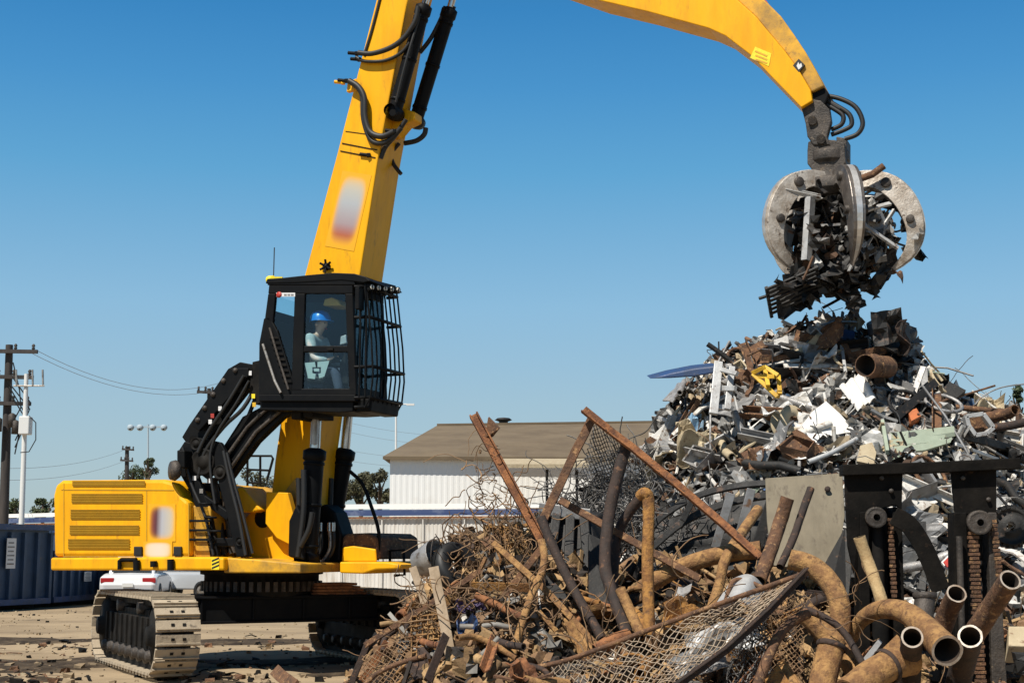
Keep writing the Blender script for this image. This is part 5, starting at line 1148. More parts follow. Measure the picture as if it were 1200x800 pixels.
for k in range(26):
    c_ = P(1015+rr.gauss(0,20), 265+rr.gauss(0,18), G0.y-.25+rr.gauss(0,.12)); X, Y_, Z = basis(rvec(rr), rr, 1); f_sheet(b, c_, X, Y_, Z, rr.uniform(.16,.34), rr.uniform(.1,.22), rr, rr.choice((1,2,2,0)), 5, 4, 0, .6)
solo('loose_shred', b, [S_DARK, S_GREY, S_PALE, S_RUST], 'loose mixed shred packed between the larger pieces in the grapple', 'scrap', kind='stuff')

# ================================================================== FOREGROUND PILE
r = random.Random(77)
F_MAT = [mat('rubble_dark', (.03,.022,.017), (.012,.010,.009), 5, .8, c3=(.09,.05,.03), isl=.5), mat('rubble_brown', (.24,.14,.07), (.12,.07,.04), 6, .88, bump=.4, c3=(.30,.18,.09), isl=.5),
         mat('rubble_tan', (.42,.27,.125), (.25,.15,.07), 7, .88, bump=.4, c3=(.13,.07,.04), isl=.45), mat('rubble_grey', (.22,.21,.19), (.11,.10,.09), 5, .6, .15, c3=(.2,.12,.07), isl=.5), S_WHT]
fb_ = MB(); mound(fb_, Hh2, FT[0][0], FT[-1][0], 8.5, 17.5, .25, 0)
cnt = 0
while cnt < 5200:
    y = r.uniform(10.8, 15.6); x = r.uniform(FT[0][0], FT[-1][0]); z = Hh2(x, y)
    if z < -.05 or x > 6.2: continue
    cnt += 1; left = x/y*FPX + 600 < 640
    c = V((x, y, z + r.uniform(-.10,.07))); X, Y_, Z = basis(normal(Hh2, x, y), r, 1.5)
    mi = r.choices(range(5), (.20,.38,.30,.10,.03) if left else (.24,.28,.42,.05,.01))[0]; q = r.choice((.35,.45,.55,.7,.9,1.2)); t = r.random()
    if t < .32: f_sheet(fb_, c, X, Y_, Z, .2*q, .14*q, r, mi, 4, 3, 0, .4)
    elif t < .58: f_bar(fb_, c, X, Y_, Z, .36*q*r.uniform(.7,1.4), .03*q, .014, r, mi)
    elif t < .74: f_chunk(fb_, c, .075*q, r, mi)
    elif t < .92: f_tube(fb_, c, X, Y_, Z, .36*q, .022*r.uniform(.7,1.8), r, mi, 7, False)
    else: wire(fb_, c, .7*q, .005, r, 1, 9)
for _ in range(420):
    y = r.uniform(10.9, 14.6); x = r.uniform(FT[2][0], 6.0); z = Hh2(x, y); left = x/y*FPX + 600 < 640
    if z < .1: continue
    c = V((x, y, z + r.uniform(.0,.08))); X, Y_, Z = basis(normal(Hh2, x, y), r, 1.0); f_sheet(fb_, c, X, Y_, Z, r.uniform(.16,.36), r.uniform(.08,.2), r, r.choices(range(5), (.12,.36,.42,.08,.02))[0], 6, 4, 0, .6, .6)
solo('rusty_rubble', fb_, F_MAT, 'low mound of small rusty rubble under the pipes in the foreground', 'scrap heap', kind='stuff')

def tangle(name, label, boxes, n, m, rad, L, seed, H=Hh2, lift=.1):
    rr = random.Random(seed); b = MB()
    for _ in range(n):
        x0,x1,y0,y1,Y0,Y1 = rr.choices([q[:6] for q in boxes], [q[6] for q in boxes])[0]
        c = P(rr.uniform(x0,x1), rr.uniform(y0,y1), rr.uniform(Y0,Y1)); wire(b, c, L*rr.uniform(.4,1.4), rad*rr.uniform(.6,1.3), rr, 0, 14, .8)
    solo(name, b, m, label, 'wire tangle', kind='stuff')
tangle('wire_tangle', 'dense brown tangle of rusty wire heaped at the left of the foreground pile', [(525,620,625,710,13.2,14.4,6),(475,560,690,790,12.4,13.6,3),(560,640,690,790,12.0,13.2,3),(590,640,590,650,14,15,1.0)], 560, WIREB, .0062, .5, 41)
tangle('wire_tangle', 'strands of rusty wire dangling from the tall rusty beam', [(545,582,525,590,13.4,13.8,1),(570,615,560,630,13.4,13.8,1.6)], 60, WIREB, .005, .38, 42)
tangle('wire_tangle', 'grey springy wire tangle at the foot of the big heap behind the leaning beams', [(645,755,565,650,15.2,16.4,4),(700,755,530,570,15.4,16.4,1.2),(745,890,600,650,15.3,15.9,1.6)], 560, WIREG, .006, .6, 43)
tangle('wire_tangle', 'loose rusty strands lying among the foreground pipes', [(640,900,660,790,11.4,13.0,3),(880,1010,700,790,11.2,12.2,2)], 70, WIREB, .005, .6, 44)

def jit(L, a, rr): return [q + rvec(rr)*a for q in L]
SEED = [100]
def fpipe(name, label, path, wpx, m=RUSTT, hollow=True, cat='pipe', lip=None, sm=True, dent=.004, w2=None, parent=None, inner=INN):
    SEED[0] += 1; rr = random.Random(SEED[0]); pts = smooth_path([tuple(P(*p)) for p in path], 7) if sm else [tuple(P(*p)) for p in path]
    if not sm:
        pts = [tuple(V(pts[0]).lerp(V(pts[-1]), i/8)) for i in range(9)]
    L = [V(q) for q in pts]; n = len(L); Y0, Y1 = path[0][2], path[-1][2]; w2 = w2 or wpx
    rad = [(wpx+(w2-wpx)*i/(n-1))/2*(Y0+(Y1-Y0)*i/(n-1))/FPX for i in range(n)]
    L = [L[0]] + jit(L[1:-1], rad[0]*.018, rr) + [L[-1]]; b = MB()
    if hollow: b.pipe(L, rad, max(rad)*.17, 22, 0, 1, 2, dent*1.2)
    else: b.tube(L, rad, 10)
    return solo(name, b, [m, inner, lip or m], label, cat) if not parent else part(name, b, [m, inner, lip or m], parent)
def fbeam(name, label, path, wpx, m, cat='beam', prof='bar', dpx=None, up=V((0,-1,.2)), bend=.0):
    SEED[0] += 1; rr = random.Random(SEED[0]); L = [P(*p) for p in path]; w_ = wpx*path[0][2]/FPX; d_ = (dpx or wpx*.7)*path[0][2]/FPX; b = MB()
    pts = []
    for a, e in zip(L, L[1:]):
        for i in range(3): pts.append(a.lerp(e, i/3) + rvec(rr)*w_*.05)
    pts.append(L[-1])
    for a, e in zip(pts, pts[1:]):
        dn = (e-a).normalized(); e2 = e + dn*w_*.08
        if prof == 'bar': b.beam(a, e2, w_, d_, up)
        else:
            s = dn.cross(up).normalized(); u = s.cross(dn).normalized(); t = w_*.16
            b.obox((a+e2)/2, (e2-a)/2, s*w_/2, u*t/2)
            if prof == 'angle': b.obox((a+e2)/2 + s*(w_/2-t/2) + u*(d_/2+t/2), (e2-a)/2*.999, s*t/2, u*d_/2)
            if prof == 'channel':
                for k in (-1,1): b.obox((a+e2)/2 + s*k*(w_/2-t/2) - u*(d_/2+t/2), (e2-a)/2*.999, s*t/2, u*d_/2)
    return solo(name, b, m, label, cat, bev=.004)
def fpoly(name, label, pts, m, cat, th=.02, bev=0, warp=0.0, mats=None):
    vs = [P(*p) for p in pts]; n = (vs[1]-vs[0]).cross(vs[2]-vs[0]).normalized(); n = -n if n.y > 0 else n; b = MB(); b.prism(vs, n*-th); return solo(name, b, m, label, cat, bev=bev)

# black ribbed skip lying tilted in the middle
t = T('steel_bin', 'black ribbed steel bin lying tilted between the two tallest leaning beams', 'bin', P(655,690,14.0))
q0, q1, q2, q3 = P(606,690,14.2), P(632,598,14.6), P(692,606,14.5), P(706,700,13.8)
b = MB(); b.prism([q0,q1,q2,q3], V((.3,1.2,.1))); part('bin_wall', b, DARK, t, bev=.02)
for i, f in enumerate((.08,.34,.60,.86)):
    b = MB(); a, e = q0.lerp(q3,f), q1.lerp(q2,f); b.beam(a+V((0,-.05,0)), e+V((0,-.05,0)), .09, .09, V((0,-1,0))); part('rib', b, DARK, t, bev=.01)
b = MB(); b.beam(q1+V((0,-.06,.02)), q2+V((0,-.06,.02)), .12, .1, V((0,-1,0))); part('rim', b, GREY, t, bev=.01)
fpoly('black_panel', 'black bent panel in front of the black ribbed bin', [(690,625,13.7),(722,640,13.7),(716,720,13.3),(690,716,13.3)], DARK, 'panel', .03)
fpoly('black_panel', 'low black panel lying on the rubble left of the ribbed bin', [(610,690,13.5),(640,672,13.6),(668,700,13.2),(640,722,13.1)], DARK, 'panel', .03)
# crushed vehicle shell with bent roof rails
t = T('crushed_car_shell', 'crushed dark grey car shell with bent window rails left of the beige plate', 'car wreck', P(830,640,15))
for pts, w_ in (([(745,640,15.2),(775,606,15.2),(815,582,15.2),(860,570,15.2),(900,566,15.1)],7), ([(760,645,15.0),(800,612,15.0),(850,590,15.0),(900,580,15.0)],8), ([(800,610,14.9),(812,585,14.9)],7), ([(838,642,14.9),(856,580,14.9)],10), ([(862,645,14.9),(880,575,14.9)],10), ([(745,650,14.8),(820,655,14.8),(900,650,14.7)],9), ([(884,650,14.7),(903,590,14.7)],12)):
    b = MB(); L = [V(q) for q in smooth_path([tuple(P(*p)) for p in pts], 5)] if len(pts) > 2 else [P(*p) for p in pts]
    for a, e in zip(L, L[1:]): b.beam(a, e+(e-a).normalized()*.02, w_*15/FPX, .06, V((0,-1,.3)))
    part('window_rail', b, GREY if w_ == 10 else DARK, t, bev=.005)
b = MB(); rr = random.Random(3); b.grid(lambda u, v: P(750,668,15.3).lerp(P(900,668,15.2),u).lerp(P(765,612,15.6).lerp(P(900,580,15.5),u), v) + V((0,.08*noise.noise(V((u*5,v*5,1))),0)), 14, 10, .02); part('body_panel', b, DARK, t)
# beige plate
fpoly('beige_plate', 'tall beige steel plate standing left of the black mast', [(x,y,14.2-(y-556)*.004) for x,y in ((897,560),(987,554),(990,604),(986,630),(962,668),(905,662),(899,610))], BEIGE, 'plate', .03, bev=.004)
b = MB(); q = P(969.5,573,14.1); b.lathe([(.028,.0),(.028,.02),(0,.02)], q, V((0,-1,.12)), 14); solo('bolt', b, RUSTD, 'dark bolt head near the upper right corner of the beige plate', 'bolt')
fpoly('dark_plate', 'dark plate leaning at the lower right of the beige plate', [(962,668,13.6),(990,618,13.7),(1000,640,13.6),(992,720,13.3),(970,705,13.3)], DARK, 'plate', .03)

# forklift mast
MY = 12.7
t = T('lift_mast', 'black forklift mast with rusty lift chains standing upright at the right', 'mast', gp(1085, MY))
def mp(name, pts, dep, m=BLKD, Y=MY, bev=.008, lab=None):
    b = MB(); b.prism([P(x,y,Y) for x,y in pts], V((0,dep,0))); return part(name, b, m, t, lab, bev)
MBK = mat('mast_black_paint', (.006,.0055,.005), (.014,.012,.010), 4, .65, bump=.3, c3=(.06,.036,.022), lo3=.62, hi3=.78)
MBK.node_tree.nodes['Principled BSDF'].inputs['Specular IOR Level'].default_value = .08
mp('crossbeam', [(988,557),(988,544),(1090,541),(1196,536),(1197,549),(1090,554)], .16, MBK, MY-.05)
mp('header_plate', [(990,556),(1058,555),(1057,597),(1050,592),(1012,600),(1005,640),(1001,672),(994,640)], .05, MBK, MY+.03)
mp('header_plate', [(1115,552),(1168,550),(1168,598),(1166,604),(1120,602)], .05, MBK, MY+.03)
mp('channel', [(1008,600),(1018,598),(1022,860),(1006,860)], .2, MBK); mp('channel', [(1046,594),(1057,594),(1064,860),(1050,860)], .2, MBK, MY+.06)
mp('channel', [(1118,600),(1133,600),(1138,860),(1121,860)], .2, MBK); mp('channel', [(1158,600),(1168,600),(1184,860),(1164,860)], .2, STEELD, MY+.02)
mp('back_plate', [(1012,596),(1050,594),(1054,760),(1010,760)], .04, DARK, MY+.25); mp('back_plate', [(1130,600),(1164,598),(1172,860),(1132,860)], .04, DARK, MY+.25)
b = MB(); b.tube([P(1027,602,MY+.08), P(1030,700,MY+.08)], .06, 14); b.tube([P(1030,700,MY+.08), P(1032,860,MY+.08)], .085, 14); part('lift_cylinder', b, BLKD, t)
b = MB(); b.tube([P(1124,628,MY-.06), P(1131,860,MY-.06)], .028, 12); part('guide_tube', b, STEELD, t)
def chain(x0,y0,x1,y1,w_,Y):
    b = MB(); a, e = P(x0,y0,Y), P(x1,y1,Y); n = int((e-a).length/.035); d = (e-a)/n; u = d.normalized(); s = u.cross(V((0,1,0))).normalized()
    for i in range(n):
        c = a + d*(i+.5); b.obox(c, s*(w_/2*Y/FPX*(1 if i % 2 else .8)), V((0,.012,0)), u*d.length*.36)
    part('lift_chain', b, RUSTB, t)
chain(1043,606,1048,700,7,MY-.01); chain(1140,622,1152,850,13,MY-.02); chain(1164,608,1174,700,8,MY-.02)
for x, y, rr_ in ((1147,612,.105),(1026,606,.09)):
    b = MB(); b.lathe([(.03,-.05),(.04,-.05),(rr_*.8,-.03),(rr_,-.045),(rr_,.045),(rr_*.8,.03),(.04,.05),(.03,.05)], P(x,y,MY-.03), V((0,1,0)), 24); part('chain_sheave', b, STEELD, t)
b = MB(); L = smooth_path([(1052,594),(1072,606),(1088,628),(1101,655),(1113,688)],5); L2 = []
for i, (x, y) in enumerate(L):
    (xa, ya), (xb, yb) = L[max(i-1,0)], L[min(i+1,len(L)-1)]; l = math.hypot(xb-xa, yb-ya); L2.append((x-(yb-ya)/l*22, y+(xb-xa)/l*22))
nL = len(L); vs = [P(x,y,MY-.12) for x,y in L+L2] + [P(x,y,MY-.06) for x,y in L+L2]
b.add(vs, [f for i in range(nL-1) for f in ((i,i+1,nL+i+1,nL+i),(2*nL+i,3*nL+i,3*nL+i+1,2*nL+i+1),(i,2*nL+i,2*nL+i+1,i+1),(nL+i,nL+i+1,3*nL+i+1,3*nL+i))] + [(0,nL,3*nL,2*nL),(nL-1,3*nL-1,4*nL-1,2*nL-1)])
part('curved_fork', b, MBK, t, bev=.006)
b = MB()
for x, y in ((1033,560),(1044,575),(1128,560),(1158,585)): b.lathe([(.02,-.0),(.02,-.02),(0,-.02)], P(x,y,MY+.02), V((0,1,0)), 8)
part('bolt_head', b, STEELD, t)

# tall leaning beams and tubes
t = T('leaning_girder', 'tall rusty orange girder with a torn flange leaning left above the wire tangle', 'girder', P(636,640,13.2))
b = MB(); A_, B_ = P(555,486,13.7), P(634,632,13.3); b.beam(A_, B_, .085, .03, V((0,-1,.2))); u = (B_-A_).normalized(); sd = u.cross(V((0,-1,.2))).normalized()
for k in (-1,1): b.beam(A_+sd*k*.035+V((0,-.03,0)), B_+sd*k*.035+V((0,-.03,0)), .016, .085, V((0,-1,.2)))
part('web', b, RUST, t, bev=.004)
b = MB(); b.prism([P(568,513,13.62),(P(572,489,13.6)),(P(585,502,13.5)),(P(577,512,13.6))], V((.01,.03,.01))); part('torn_flange', b, RUSTB, t)
fbeam('angle_iron', 'long rusty orange angle iron sloping from the tallest tip down to the right', [(684,480,13.2),(740,524,13.1),(820,590,12.9),(890,652,12.6)], 10, RUST, 'beam', 'angle', 7)
fbeam('tube_post', 'rusty brown tube leaning up to meet the tip of the long angle iron', [(693,491,13.3),(665,548,13.2),(636,610,13.1)], 10, RUSTB, 'post', 'bar', 9)
fpipe('bent_pipe', 'dark pipe running down right from the foot of the tallest leaning tube', [(634,606,13.0),(646,636,12.9),(672,690,12.7),(706,748,12.4)], 11, RUSTD)
fpipe('bent_pipe', 'tall dark pipe with a slight bend in front of the black panel', [(734,522,13.2),(716,590,13.1),(709,655,12.9),(716,690,12.7),(735,742,12.4)], 14, RUSTD)
fpipe('bent_pipe', 'dark curved pipe branching behind the tall dark one', [(756,578,13.1),(736,602,13.2),(722,634,13.2),(718,700,13.0)], 12, RUSTD)
fpipe('bent_pipe', 'upright ochre rusty pipe with its top bent to the left', [(751,581,12.55),(756,578,12.5),(760,590,12.5),(759,660,12.4),(761,745,12.2)], 14, RUSTY)
fbeam('metal_strip', 'rusty strip slanting from the black bin across to the right behind the ochre pipe', [(656,586,13.4),(720,622,13.2),(820,678,12.9)], 8, RUSTB, 'bar', 'bar', 5)
fbeam('metal_strip', 'thin tan strip slanting down right across the wire tangle to the fence rail', [(578,636,12.9),(640,692,12.6),(698,755,12.3)], 7, RUSTT, 'bar', 'bar', 5)
fbeam('metal_strip', 'brown strip rising right over the wire tangle to meet the girder foot', [(540,768,12.6),(590,700,12.7),(634,643,12.8)], 8, RUSTB, 'bar', 'bar', 5)
fpipe('bent_pipe', 'worn tan pipe with a kink standing left of the black bin', [(634,633,12.7),(638,655,12.6),(632,678,12.5),(618,710,12.3),(590,805,11.9)], 9, RUSTT)
fbeam('wooden_plank', 'weathered grey plank leaning in the left of the pile', [(508,665,12.7),(522,735,12.4),(536,810,12.1)], 12, WOOD, 'plank', 'bar', 4)
fbeam('wooden_plank', 'short weathered plank standing at the left edge behind the long one', [(484,664,13.2),(496,700,13.1),(506,740,13.0)], 9, WOOD, 'plank', 'bar', 4)
fbeam('angle_iron', 'dark brown angle iron rising from the bottom left corner of the pile', [(427,756,13.0),(490,716,13.0),(564,668,13.0)], 7, RUSTB, 'beam', 'angle', 5)
fbeam('angle_iron', 'thin rusty angle iron at the lower left with its foot on the ground', [(412,800,13.2),(432,750,13.2)], 7, RUSTD, 'beam', 'bar', 5)
fbeam('rusty_bar', 'rusty flat bar lying on the ground left of the pile', [(322,785,18.4),(345,803,17.4)], 14, RUSTB, 'bar', 'bar', 4)
fpipe('bent_pipe', 'grey brown hoop of pipe low at the left over the mesh', [(420,812,12.4),(440,790,12.4),(470,776,12.4),(500,768,12.4)], 6, RUSTB, False)
t = T('metal_pail', 'dented pale grey metal pail lying at the left of the pile', 'pail', P(505,662,13.6))
b = MB(); ax = V((.75,-.55,.35)).normalized(); c_ = P(494,660,13.6); b.lathe([(0,-.02),(.13,-.02),(.16,.2),(.165,.21),(.15,.2),(.12,0),(0,0)], c_, ax, 22); part('bucket_shell', b, PALED, t)
b = MB(); q = ax.orthogonal().normalized(); q2 = ax.cross(q); b.tube([c_+ax*.19+q*.165*math.cos(a)+q2*.165*math.sin(a)+ax*.1*math.sin(a) for a in [PI*k/8 for k in range(9)]], .006, 5); part('bail', b, STEELD, t)
b = MB(); c_ = P(534,664,13.5); ax = V((.6,-.7,.4)).normalized(); b.lathe([(.10,-.07),(.2,-.08),(.235,-.04),(.235,.04),(.2,.08),(.10,.07),(.10,-.07)], c_, ax, 24); solo('old_tyre', b, RUB, 'black tyre half buried in the wire tangle right of the pail', 'tyre')
b = MB(); rr = random.Random(8); f_sheet(b, P(548,738,12.3), V((1,0,0)), V((0,.4,.9)), V((0,-.9,.4)), .16, .2, rr, 0, 9, 9, .01, .8); solo('blue_canister', b, BLUE, 'small crushed dark blue canister low in the wire tangle', 'canister')
b = MB(); rr = random.Random(9); f_sheet(b, P(552,708,12.7), V((1,0,0)), V((0,.4,.9)), V((0,-.9,.4)), .26, .1, rr, 0, 9, 6, .01, .8); solo('purple_cloth', b, mat('purple_cloth', (.10,.07,.16), (.06,.05,.09), 8, .9), 'dull purple rag above the blue canister', 'rag')
# welded mesh panel
def lattice(name, label, c00, c10, c11, c01, nu, nv, rad, m, cat, diag=False, sag=.05, seed=1, group=None):
    b = MB(); A4 = [P(*c) for c in (c00,c10,c11,c01)]
    def at(u, v): 
        p = A4[0].lerp(A4[1],u).lerp(A4[3].lerp(A4[2],u), v); return p + V((0,1,.3))*(sag*math.sin(PI*min(max(v,0),1))*.6 + sag*noise.noise(V((u*6,v*4,seed))))
    if diag:
        for k in range(-nv, nu+1):
            for sg in (1,-1):
                pts = []
                for j in range(0, 2*nv+1):
                    v = j/(2*nv); u = (k + v*nv)/nu if sg > 0 else (k + nv - v*nv)/nu
                    if 0 <= u <= 1: pts.append(at(u, v) + V((0,.012*(1 if (j+k) % 2 else -1)*sg,0)))
                if len(pts) > 1: b.tube(pts, rad, 4, caps=False)
    else:
        for i in range(nu+1): b.tube([at(i/nu, j/8) for j in range(9)], rad, 4)
        for j in range(nv+1): b.tube([at(i/8, j/nv)+V((0,-.01,0)) for i in range(9)], rad, 4)
    return solo(name, b, m, label, cat, group)
lattice('welded_mesh', 'tan welded wire grid panel among the tangle behind the long plank', (482,722,12.8),(528,718,12.8),(526,772,12.6),(482,778,12.6), 7, 9, .008, RUSTT, 'wire grid')
lattice('chain_link_net', 'brown chain link netting at the bottom left corner of the pile', (424,768,12.9),(482,748,12.9),(500,812,12.5),(424,820,12.5), 10, 9, .005, WIREB, 'netting', True, seed=4)
lattice('chain_link_net', 'grey netting hanging under the tip of the long angle iron', (697,493,13.35),(735,527,13.35),(728,590,13.5),(680,560,13.5), 9, 12, .0045, WIREG, 'netting', True, seed=6)
lattice('chain_link_net', 'rusty netting behind the bent arch pipe at the lower middle', (905,690,12.3),(945,700,12.3),(940,800,12.0),(880,790,12.0), 8, 16, .0045, WIREB, 'netting', True, seed=7)
# big chain-link fence section with its rails
t = T('fence_section', 'fallen chain link fence section with rusty rails across the bottom middle', 'fence', P(760,800,11.3))
def fr_(name, path, wpx, m, hollow=True):
    pts = [V(q) for q in smooth_path([tuple(P(*p)) for p in path], 6)]; b = MB(); b.tube(pts, wpx/2*path[0][2]/FPX, 10); return part(name, b, m, t)
fr_('top_rail', [(596,786,11.6),(650,777,11.6),(702,760,11.5),(775,732,11.4),(860,701,11.3),(944,671,11.2)], 6, RUSTB)
b = MB(); L = [P(946,668,11.15), P(900,716,11.1), P(851,761,11.0), P(790,805,10.9), P(740,838,10.8)]
for a, e in zip(L, L[1:]): b.beam(a, e, .06, .025, V((0,-1,.15))); b.beam(a+V((0,-.03,.02)), e+V((0,-.03,.02)), .015, .05, V((0,-1,.15)))
part('side_rail', b, RUSTD, t, bev=.004)
b = MB(); N_ = 38; 
TR = [V(q) for q in smooth_path([tuple(P(*p)) for p in [(580,788,11.6),(650,778,11.6),(702,761,11.5),(775,733,11.4),(860,702,11.3),(938,675,11.2)]], 10)]
BR = [V(q) for q in smooth_path([tuple(P(*p)) for p in [(520,900,11.2),(620,890,11.1),(720,850,11.0),(790,806,10.95),(860,754,11.05),(938,678,11.15)]], 10)]
def fat(u, v):
    i = min(max(u,0),.9999)*(len(TR)-1); k = int(i); f = i-k; a = TR[k].lerp(TR[k+1],f); e = BR[k].lerp(BR[k+1],f); l = (e-a).length
    return a.lerp(e, v) + V((0,.10,-.02))*math.sin(PI*v)*min(l,1)*1.0 + V((0,1,.45))*((.13*noise.noise(V((u*6,v*2.5,3))) + .05*noise.noise(V((u*17,v*6,8))))*min(1,l*2.5))
nv = 12
for k in range(-nv, N_+1):
    for sg in (1,-1):
        pts = []
        for j in range(0, 2*nv+1):
            v = j/(2*nv); u = (k + v*nv)/N_ if sg > 0 else (k + nv - v*nv)/N_
            u += .010*noise.noise(V((k*.7, v*3, sg)))
            if 0 <= u <= 1: pts.append(fat(u, v) + V((0,.008*(1 if (j+k) % 2 else -1)*sg,0)) + rvec(R)*.006)
        if len(pts) > 1: b.tube(pts, .0040, 4, caps=False)
part('chain_link', b, FENCEW, t)
lattice('chain_link_net', 'dark grey crumpled netting right of the fence section side rail', (866,752,11.3),(900,722,11.4),(905,790,11.3),(850,812,11.2), 8, 10, .005, WIREG, 'netting', True, .18, seed=9)
# things behind and right of the net
b = MB(); c4 = [P(838,708,12.0), P(858,678,12.3), P(897,690,12.2), P(884,716,11.9)]
b.grid(lambda u, v: c4[0].lerp(c4[3],u).lerp(c4[1].lerp(c4[2],u),v) + V((0,-.12,.08))*math.sin(PI*u), 12, 8, .012); solo('curved_panel', b, PALE, 'curved pale grey sheet panel with a rusty rim behind the fence rail', 'panel')
fpipe('panel_rim', 'rusty bent rim strip over the curved pale panel', [(850,704,11.9),(860,680,12.1),(880,682,12.1),(905,694,11.9)], 5, RUSTB, False, 'rim')
b = MB(); rr = random.Random(12); f_sheet(b, P(800,716,12.2), V((1,0,.1)), V((0,.7,.6)), V((0,-.6,.7)), .32, .24, rr, 0, 10, 8, .03, .5); solo('ochre_lump', b, RUSTY, 'ochre rust lump just above the fence rail', 'lump')
fpoly('pale_plate', 'small pale torn plate above the ochre lump', [(791,699,12.5),(795,687,12.6),(801,688,12.6),(811,683,12.6),(809,692,12.5),(801,699,12.5)], PALED, 'plate', .01)
b = MB(); rr = random.Random(13); f_sheet(b, P(850,745,11.9), V((1,.1,.4)), V((-.3,.5,.7)), V((0,-.8,.5)), .55, .3, rr, 0, 12, 9, .01, .35); solo('silver_sheet', b, PALE, 'silvery crumpled sheet seen through the chain link near its right end', 'metal sheet')
b = MB(); rr = random.Random(14); f_sheet(b, P(820,775,11.6), V((1,.1,.2)), V((-.3,.5,.7)), V((0,-.8,.5)), .4, .25, rr, 0, 10, 8, .01, .35); solo('grey_sheet', b, GREY, 'grey crumpled sheet seen through the bottom of the chain link', 'metal sheet')
fpipe('thick_pipe', 'thick tan pipe lying behind the leaning strips and curving down right', [(752,690,13.2),(790,668,13.1),(835,652,13.0),(892,643,12.9)], 20, RUSTT)
fpipe('bent_pipe', 'tan pipe climbing behind the curved pale panel to the car shell', [(834,712,12.6),(843,684,12.7),(850,655,12.8),(868,626,13.2),(888,597,13.7)], 12, RUSTT)
fpipe('thick_pipe', 'brown open ended pipe standing before the beige plate, the thicker of two', [(923,583,12.6),(914,612,12.6),(903,645,12.4),(890,680,12.2)], 16, RUSTB, lip=RUSTT)
fpipe('steel_tube', 'thin dark tube standing before the beige plate beside the thicker pipe', [(950,572,12.8),(940,600,12.7),(928,634,12.5),(914,664,12.3)], 9, RUSTD)
fpipe('thick_pipe', 'light tan pipe leaning left in front of the black mast', [(1007,629,12.1),(1016,655,12.1),(1026,682,12.0),(1036,712,11.9)], 14, mat('pale_tan_rust', (.46,.33,.165), (.31,.20,.09), 8, .85, bump=.5, c3=(.25,.14,.06)))
fpipe('elbow_pipe', 'thick tan elbow pipe curving down beneath the two pipes at the beige plate', [(925,655,12.2),(950,662,12.15),(972,682,12.05),(984,708,11.95),(984,740,11.9)], 24, RUSTT)
fpipe('thick_pipe', 'tan pipe with a silvery worn end sloping down right under the elbow', [(942,716,11.7),(965,738,11.65),(990,766,11.55),(1012,800,11.4)], 26, RUSTT)
fpipe('thick_pipe', 'upright thick tan pipe with a collar at the bottom middle', [(975,752,11.35),(971,770,11.3),(964,800,11.2),(960,830,11.1)], 31, RUSTT)
b = MB(); q = P(974,757,11.33); b.lathe([(.110,-.02),(.118,-.01),(.118,.01),(.110,.02)], q, P(971,770,11.3)-q, 22); solo('pipe_collar', b, RUSTD, 'dark collar round the top of the upright thick pipe', 'collar')
fpipe('bent_pipe', 'arched brown pipe bending left and down to the bottom edge', [(947,718,11.4),(928,728,11.35),(912,745,11.25),(898,775,11.1),(885,810,11.0)], 12, RUSTB)
fpipe('steel_tube', 'thin dark tube sloping over the pipe with the silvery end', [(943,713,11.45),(968,724,11.4),(990,742,11.35),(1012,779,11.2)], 8, RUSTD)
fpipe('thick_pipe', 'largest pipe, curved tan with a big open mouth facing the viewer', [(998,748,12.0),(1008,728,11.9),(1030,714,11.7),(1058,716,11.5),(1082,733,11.2),(1100,752,10.95),(1110,762,10.8)], 13, RUSTT, lip=LIPM, w2=37)
fpipe('thick_pipe', 'brown open ended pipe pointing up in front of the mast gap', [(1098,760,12.0),(1104,735,11.9),(1112,715,11.8),(1121,695,11.6)], 23, RUSTB, lip=LIPM)
fpipe('thick_pipe', 'scaly brown pipe pointing up right at the far right edge', [(1130,760,11.8),(1147,734,11.6),(1165,707,11.4),(1184,679,11.1)], 25, RUSTB, lip=LIPM)
fpipe('thick_pipe', 'grey rimmed pipe mouth left of the largest pipe', [(1066,800,11.6),(1067,775,11.4),(1068,755,11.0),(1069,746,10.8)], 25, RUSTD, lip=LIPM)
fpipe('thick_pipe', 'bright rimmed pipe mouth right of the largest pipe', [(1120,810,11.6),(1128,780,11.4),(1134,758,11.0),(1137,745,10.8)], 28, RUSTD, lip=LIPW)
fpipe('thick_pipe', 'thick tan pipe lying at the bottom under the largest pipe', [(1068,772,11.3),(1045,778,11.2),(1020,792,11.1),(995,812,11.0)], 36, RUSTT)
b = MB(); q = P(1040,780,11.19); b.lathe([(.128,-.02),(.138,-.012),(.138,.012),(.128,.02)], q, P(1020,792,11.1)-P(1045,778,11.2), 22); solo('pipe_collar', b, RUSTD, 'dark collar round the lying pipe at the bottom under the largest pipe', 'collar')
b = MB(); b.tube([P(1080,735,12.3), P(1084,700,12.4)], .085, 18); b.lathe([(.085,0),(.10,.01),(.10,.05),(.085,.06)], P(1084,702,12.4), V((0,.1,1)), 18); solo('dark_canister', b, STEELD, 'dark stubby canister standing between the mast posts behind the largest pipe', 'canister')
fpoly('tan_sheet', 'tan triangular sheet lying under the largest pipe', [(1018,775,11.5),(1052,742,11.6),(1062,764,11.5)], RUSTT, 'metal sheet', .012)
fpoly('pale_strip', 'pale strip left of the largest pipe', [(1008,776,11.7),(1030,748,11.8),(1034,752,11.8),(1014,780,11.7)], PALE, 'strip', .01)  # thin strip in the pale metal colour
fpoly('tan_offcut', 'long tan offcut leaning at the bottom between the arched and the collared pipe', [(908,765,11.5),(920,775,11.4),(946,815,11.2),(920,812,11.2)], RUSTT, 'offcut', .02)
fpoly('ochre_offcut', 'curled ochre offcut at the bottom edge beside the arched pipe', [(896,795,11.2),(912,778,11.3),(926,800,11.2),(908,815,11.1)], RUSTY, 'offcut', .02)
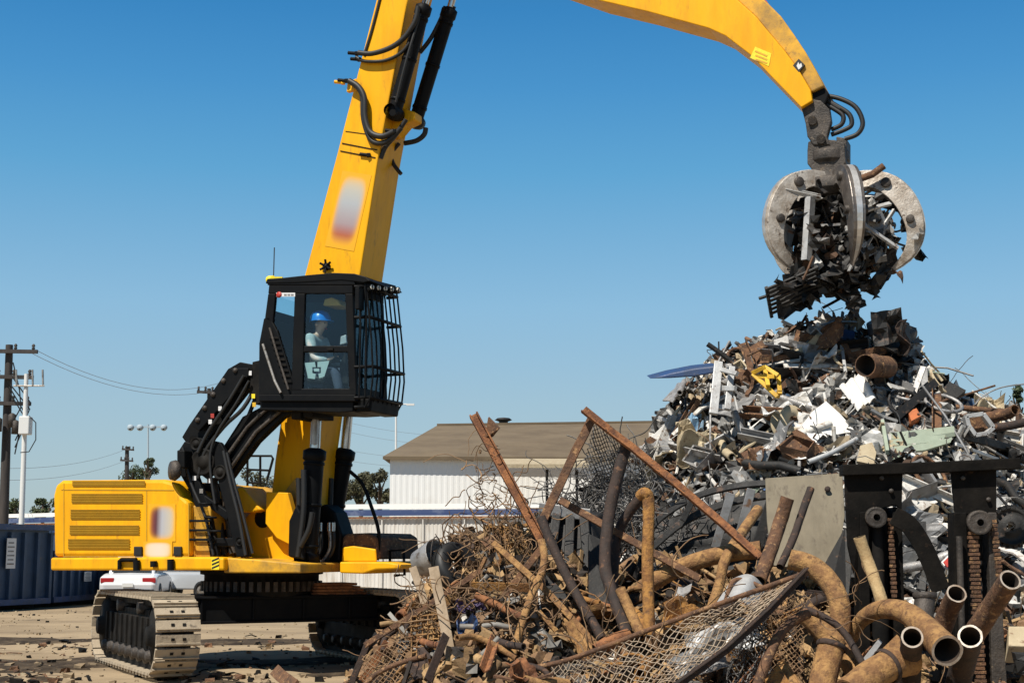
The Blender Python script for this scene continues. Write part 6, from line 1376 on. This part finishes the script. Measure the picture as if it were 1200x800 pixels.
fpipe('bent_pipe', 'rusty pipe stub between the ochre upright pipe and the fence rail', [(727,690,12.5),(738,715,12.4),(752,745,12.2)], 12, RUSTT)
fpipe('thick_pipe', 'rusty stub of pipe lying on the fence rail', [(698,762,11.75),(715,752,11.8),(736,744,11.9)], 16, RUST)
b = MB(); c_ = P(1184,617,13.2); b.lathe([(.04,-.06),(.08,-.06),(.10,-.04),(.15,-.04),(.17,-.07),(.17,.07),(.15,.04),(.10,.04),(.08,.06),(.04,.06),(.04,-.06)], c_, V((.2,1,-.1)), 26)
for k in range(22):
    a = 2*PI*k/22; q = V((math.cos(a),0,math.sin(a))); b.obox(c_+q*.18, q*.016, V((-q.z,0,q.x))*.014, V((0,.05,0)))
solo('toothed_wheel', b, DARK, 'black toothed wheel at the right edge beside the mast', 'gear')
fpoly('cream_block', 'cream coloured slab at the right edge under the toothed wheel', [(1182,733,12.8),(1215,733,12.8),(1215,757,12.6),(1182,756,12.6)], TAN, 'slab', .2, .01)
b = MB(); rr = random.Random(17)
for k in range(6): f_chunk(b, P(1192+rr.uniform(-6,10), 775+rr.uniform(-12,12), 12.4), .07, rr)
solo('dark_casting', b, DARK, 'dark lumpy casting under the cream slab at the right edge', 'casting')
# more rusty pieces, singled out by colour, shape and place
r = random.Random(91)
KF = dict(tan=RUSTT, brown=RUSTB, dark=RUSTD, orange=RUST, ochre=RUSTY)
ZF = [((640,700,700,775),'behind the left end of the fence rail',8), ((700,790,690,740),'between the leaning pipes above the fence rail',8), ((600,690,790,815),'under the left half of the chain link',7), ((700,800,770,815),'under the middle of the chain link',9),
      ((850,910,770,815),'at the bottom right of the chain link side rail',7), ((800,890,690,735),'around the curved pale panel',6), ((900,990,690,750),'around the elbow pipe',7), ((985,1060,740,810),'left of the largest pipe',7), ((1085,1190,750,815),'below the open pipe mouths at the bottom right',10),
      ((440,520,700,800),'in the lower left of the wire tangle',9), ((520,620,640,790),'on the wire tangle near the long plank',10), ((560,640,600,680),'at the top of the wire tangle',6)]
for (xa,xb,ya,yb), zn, cnt in ZF:
    combos = [(c_, k_) for c_ in KF for k_ in ('bent sheet','flat bar','tube','thick pipe','angle bar','channel','square plate','hoop','long rod','bent tube')]; r.shuffle(combos); k0 = 0
    for c_, k_ in combos:
        if k0 >= cnt: break
        h = march(r.uniform(xa,xb), r.uniform(ya,yb), Hh2)
        if not h: continue
        k0 += 1; n = normal(Hh2, h.x, h.y); piece(k_, h + n*.07 + V((0,-.06,.03)), n, r, KF[c_], NAM[k_], '%s rusty %s %s' % (c_, k_, zn), CAT[k_], .62, .8)
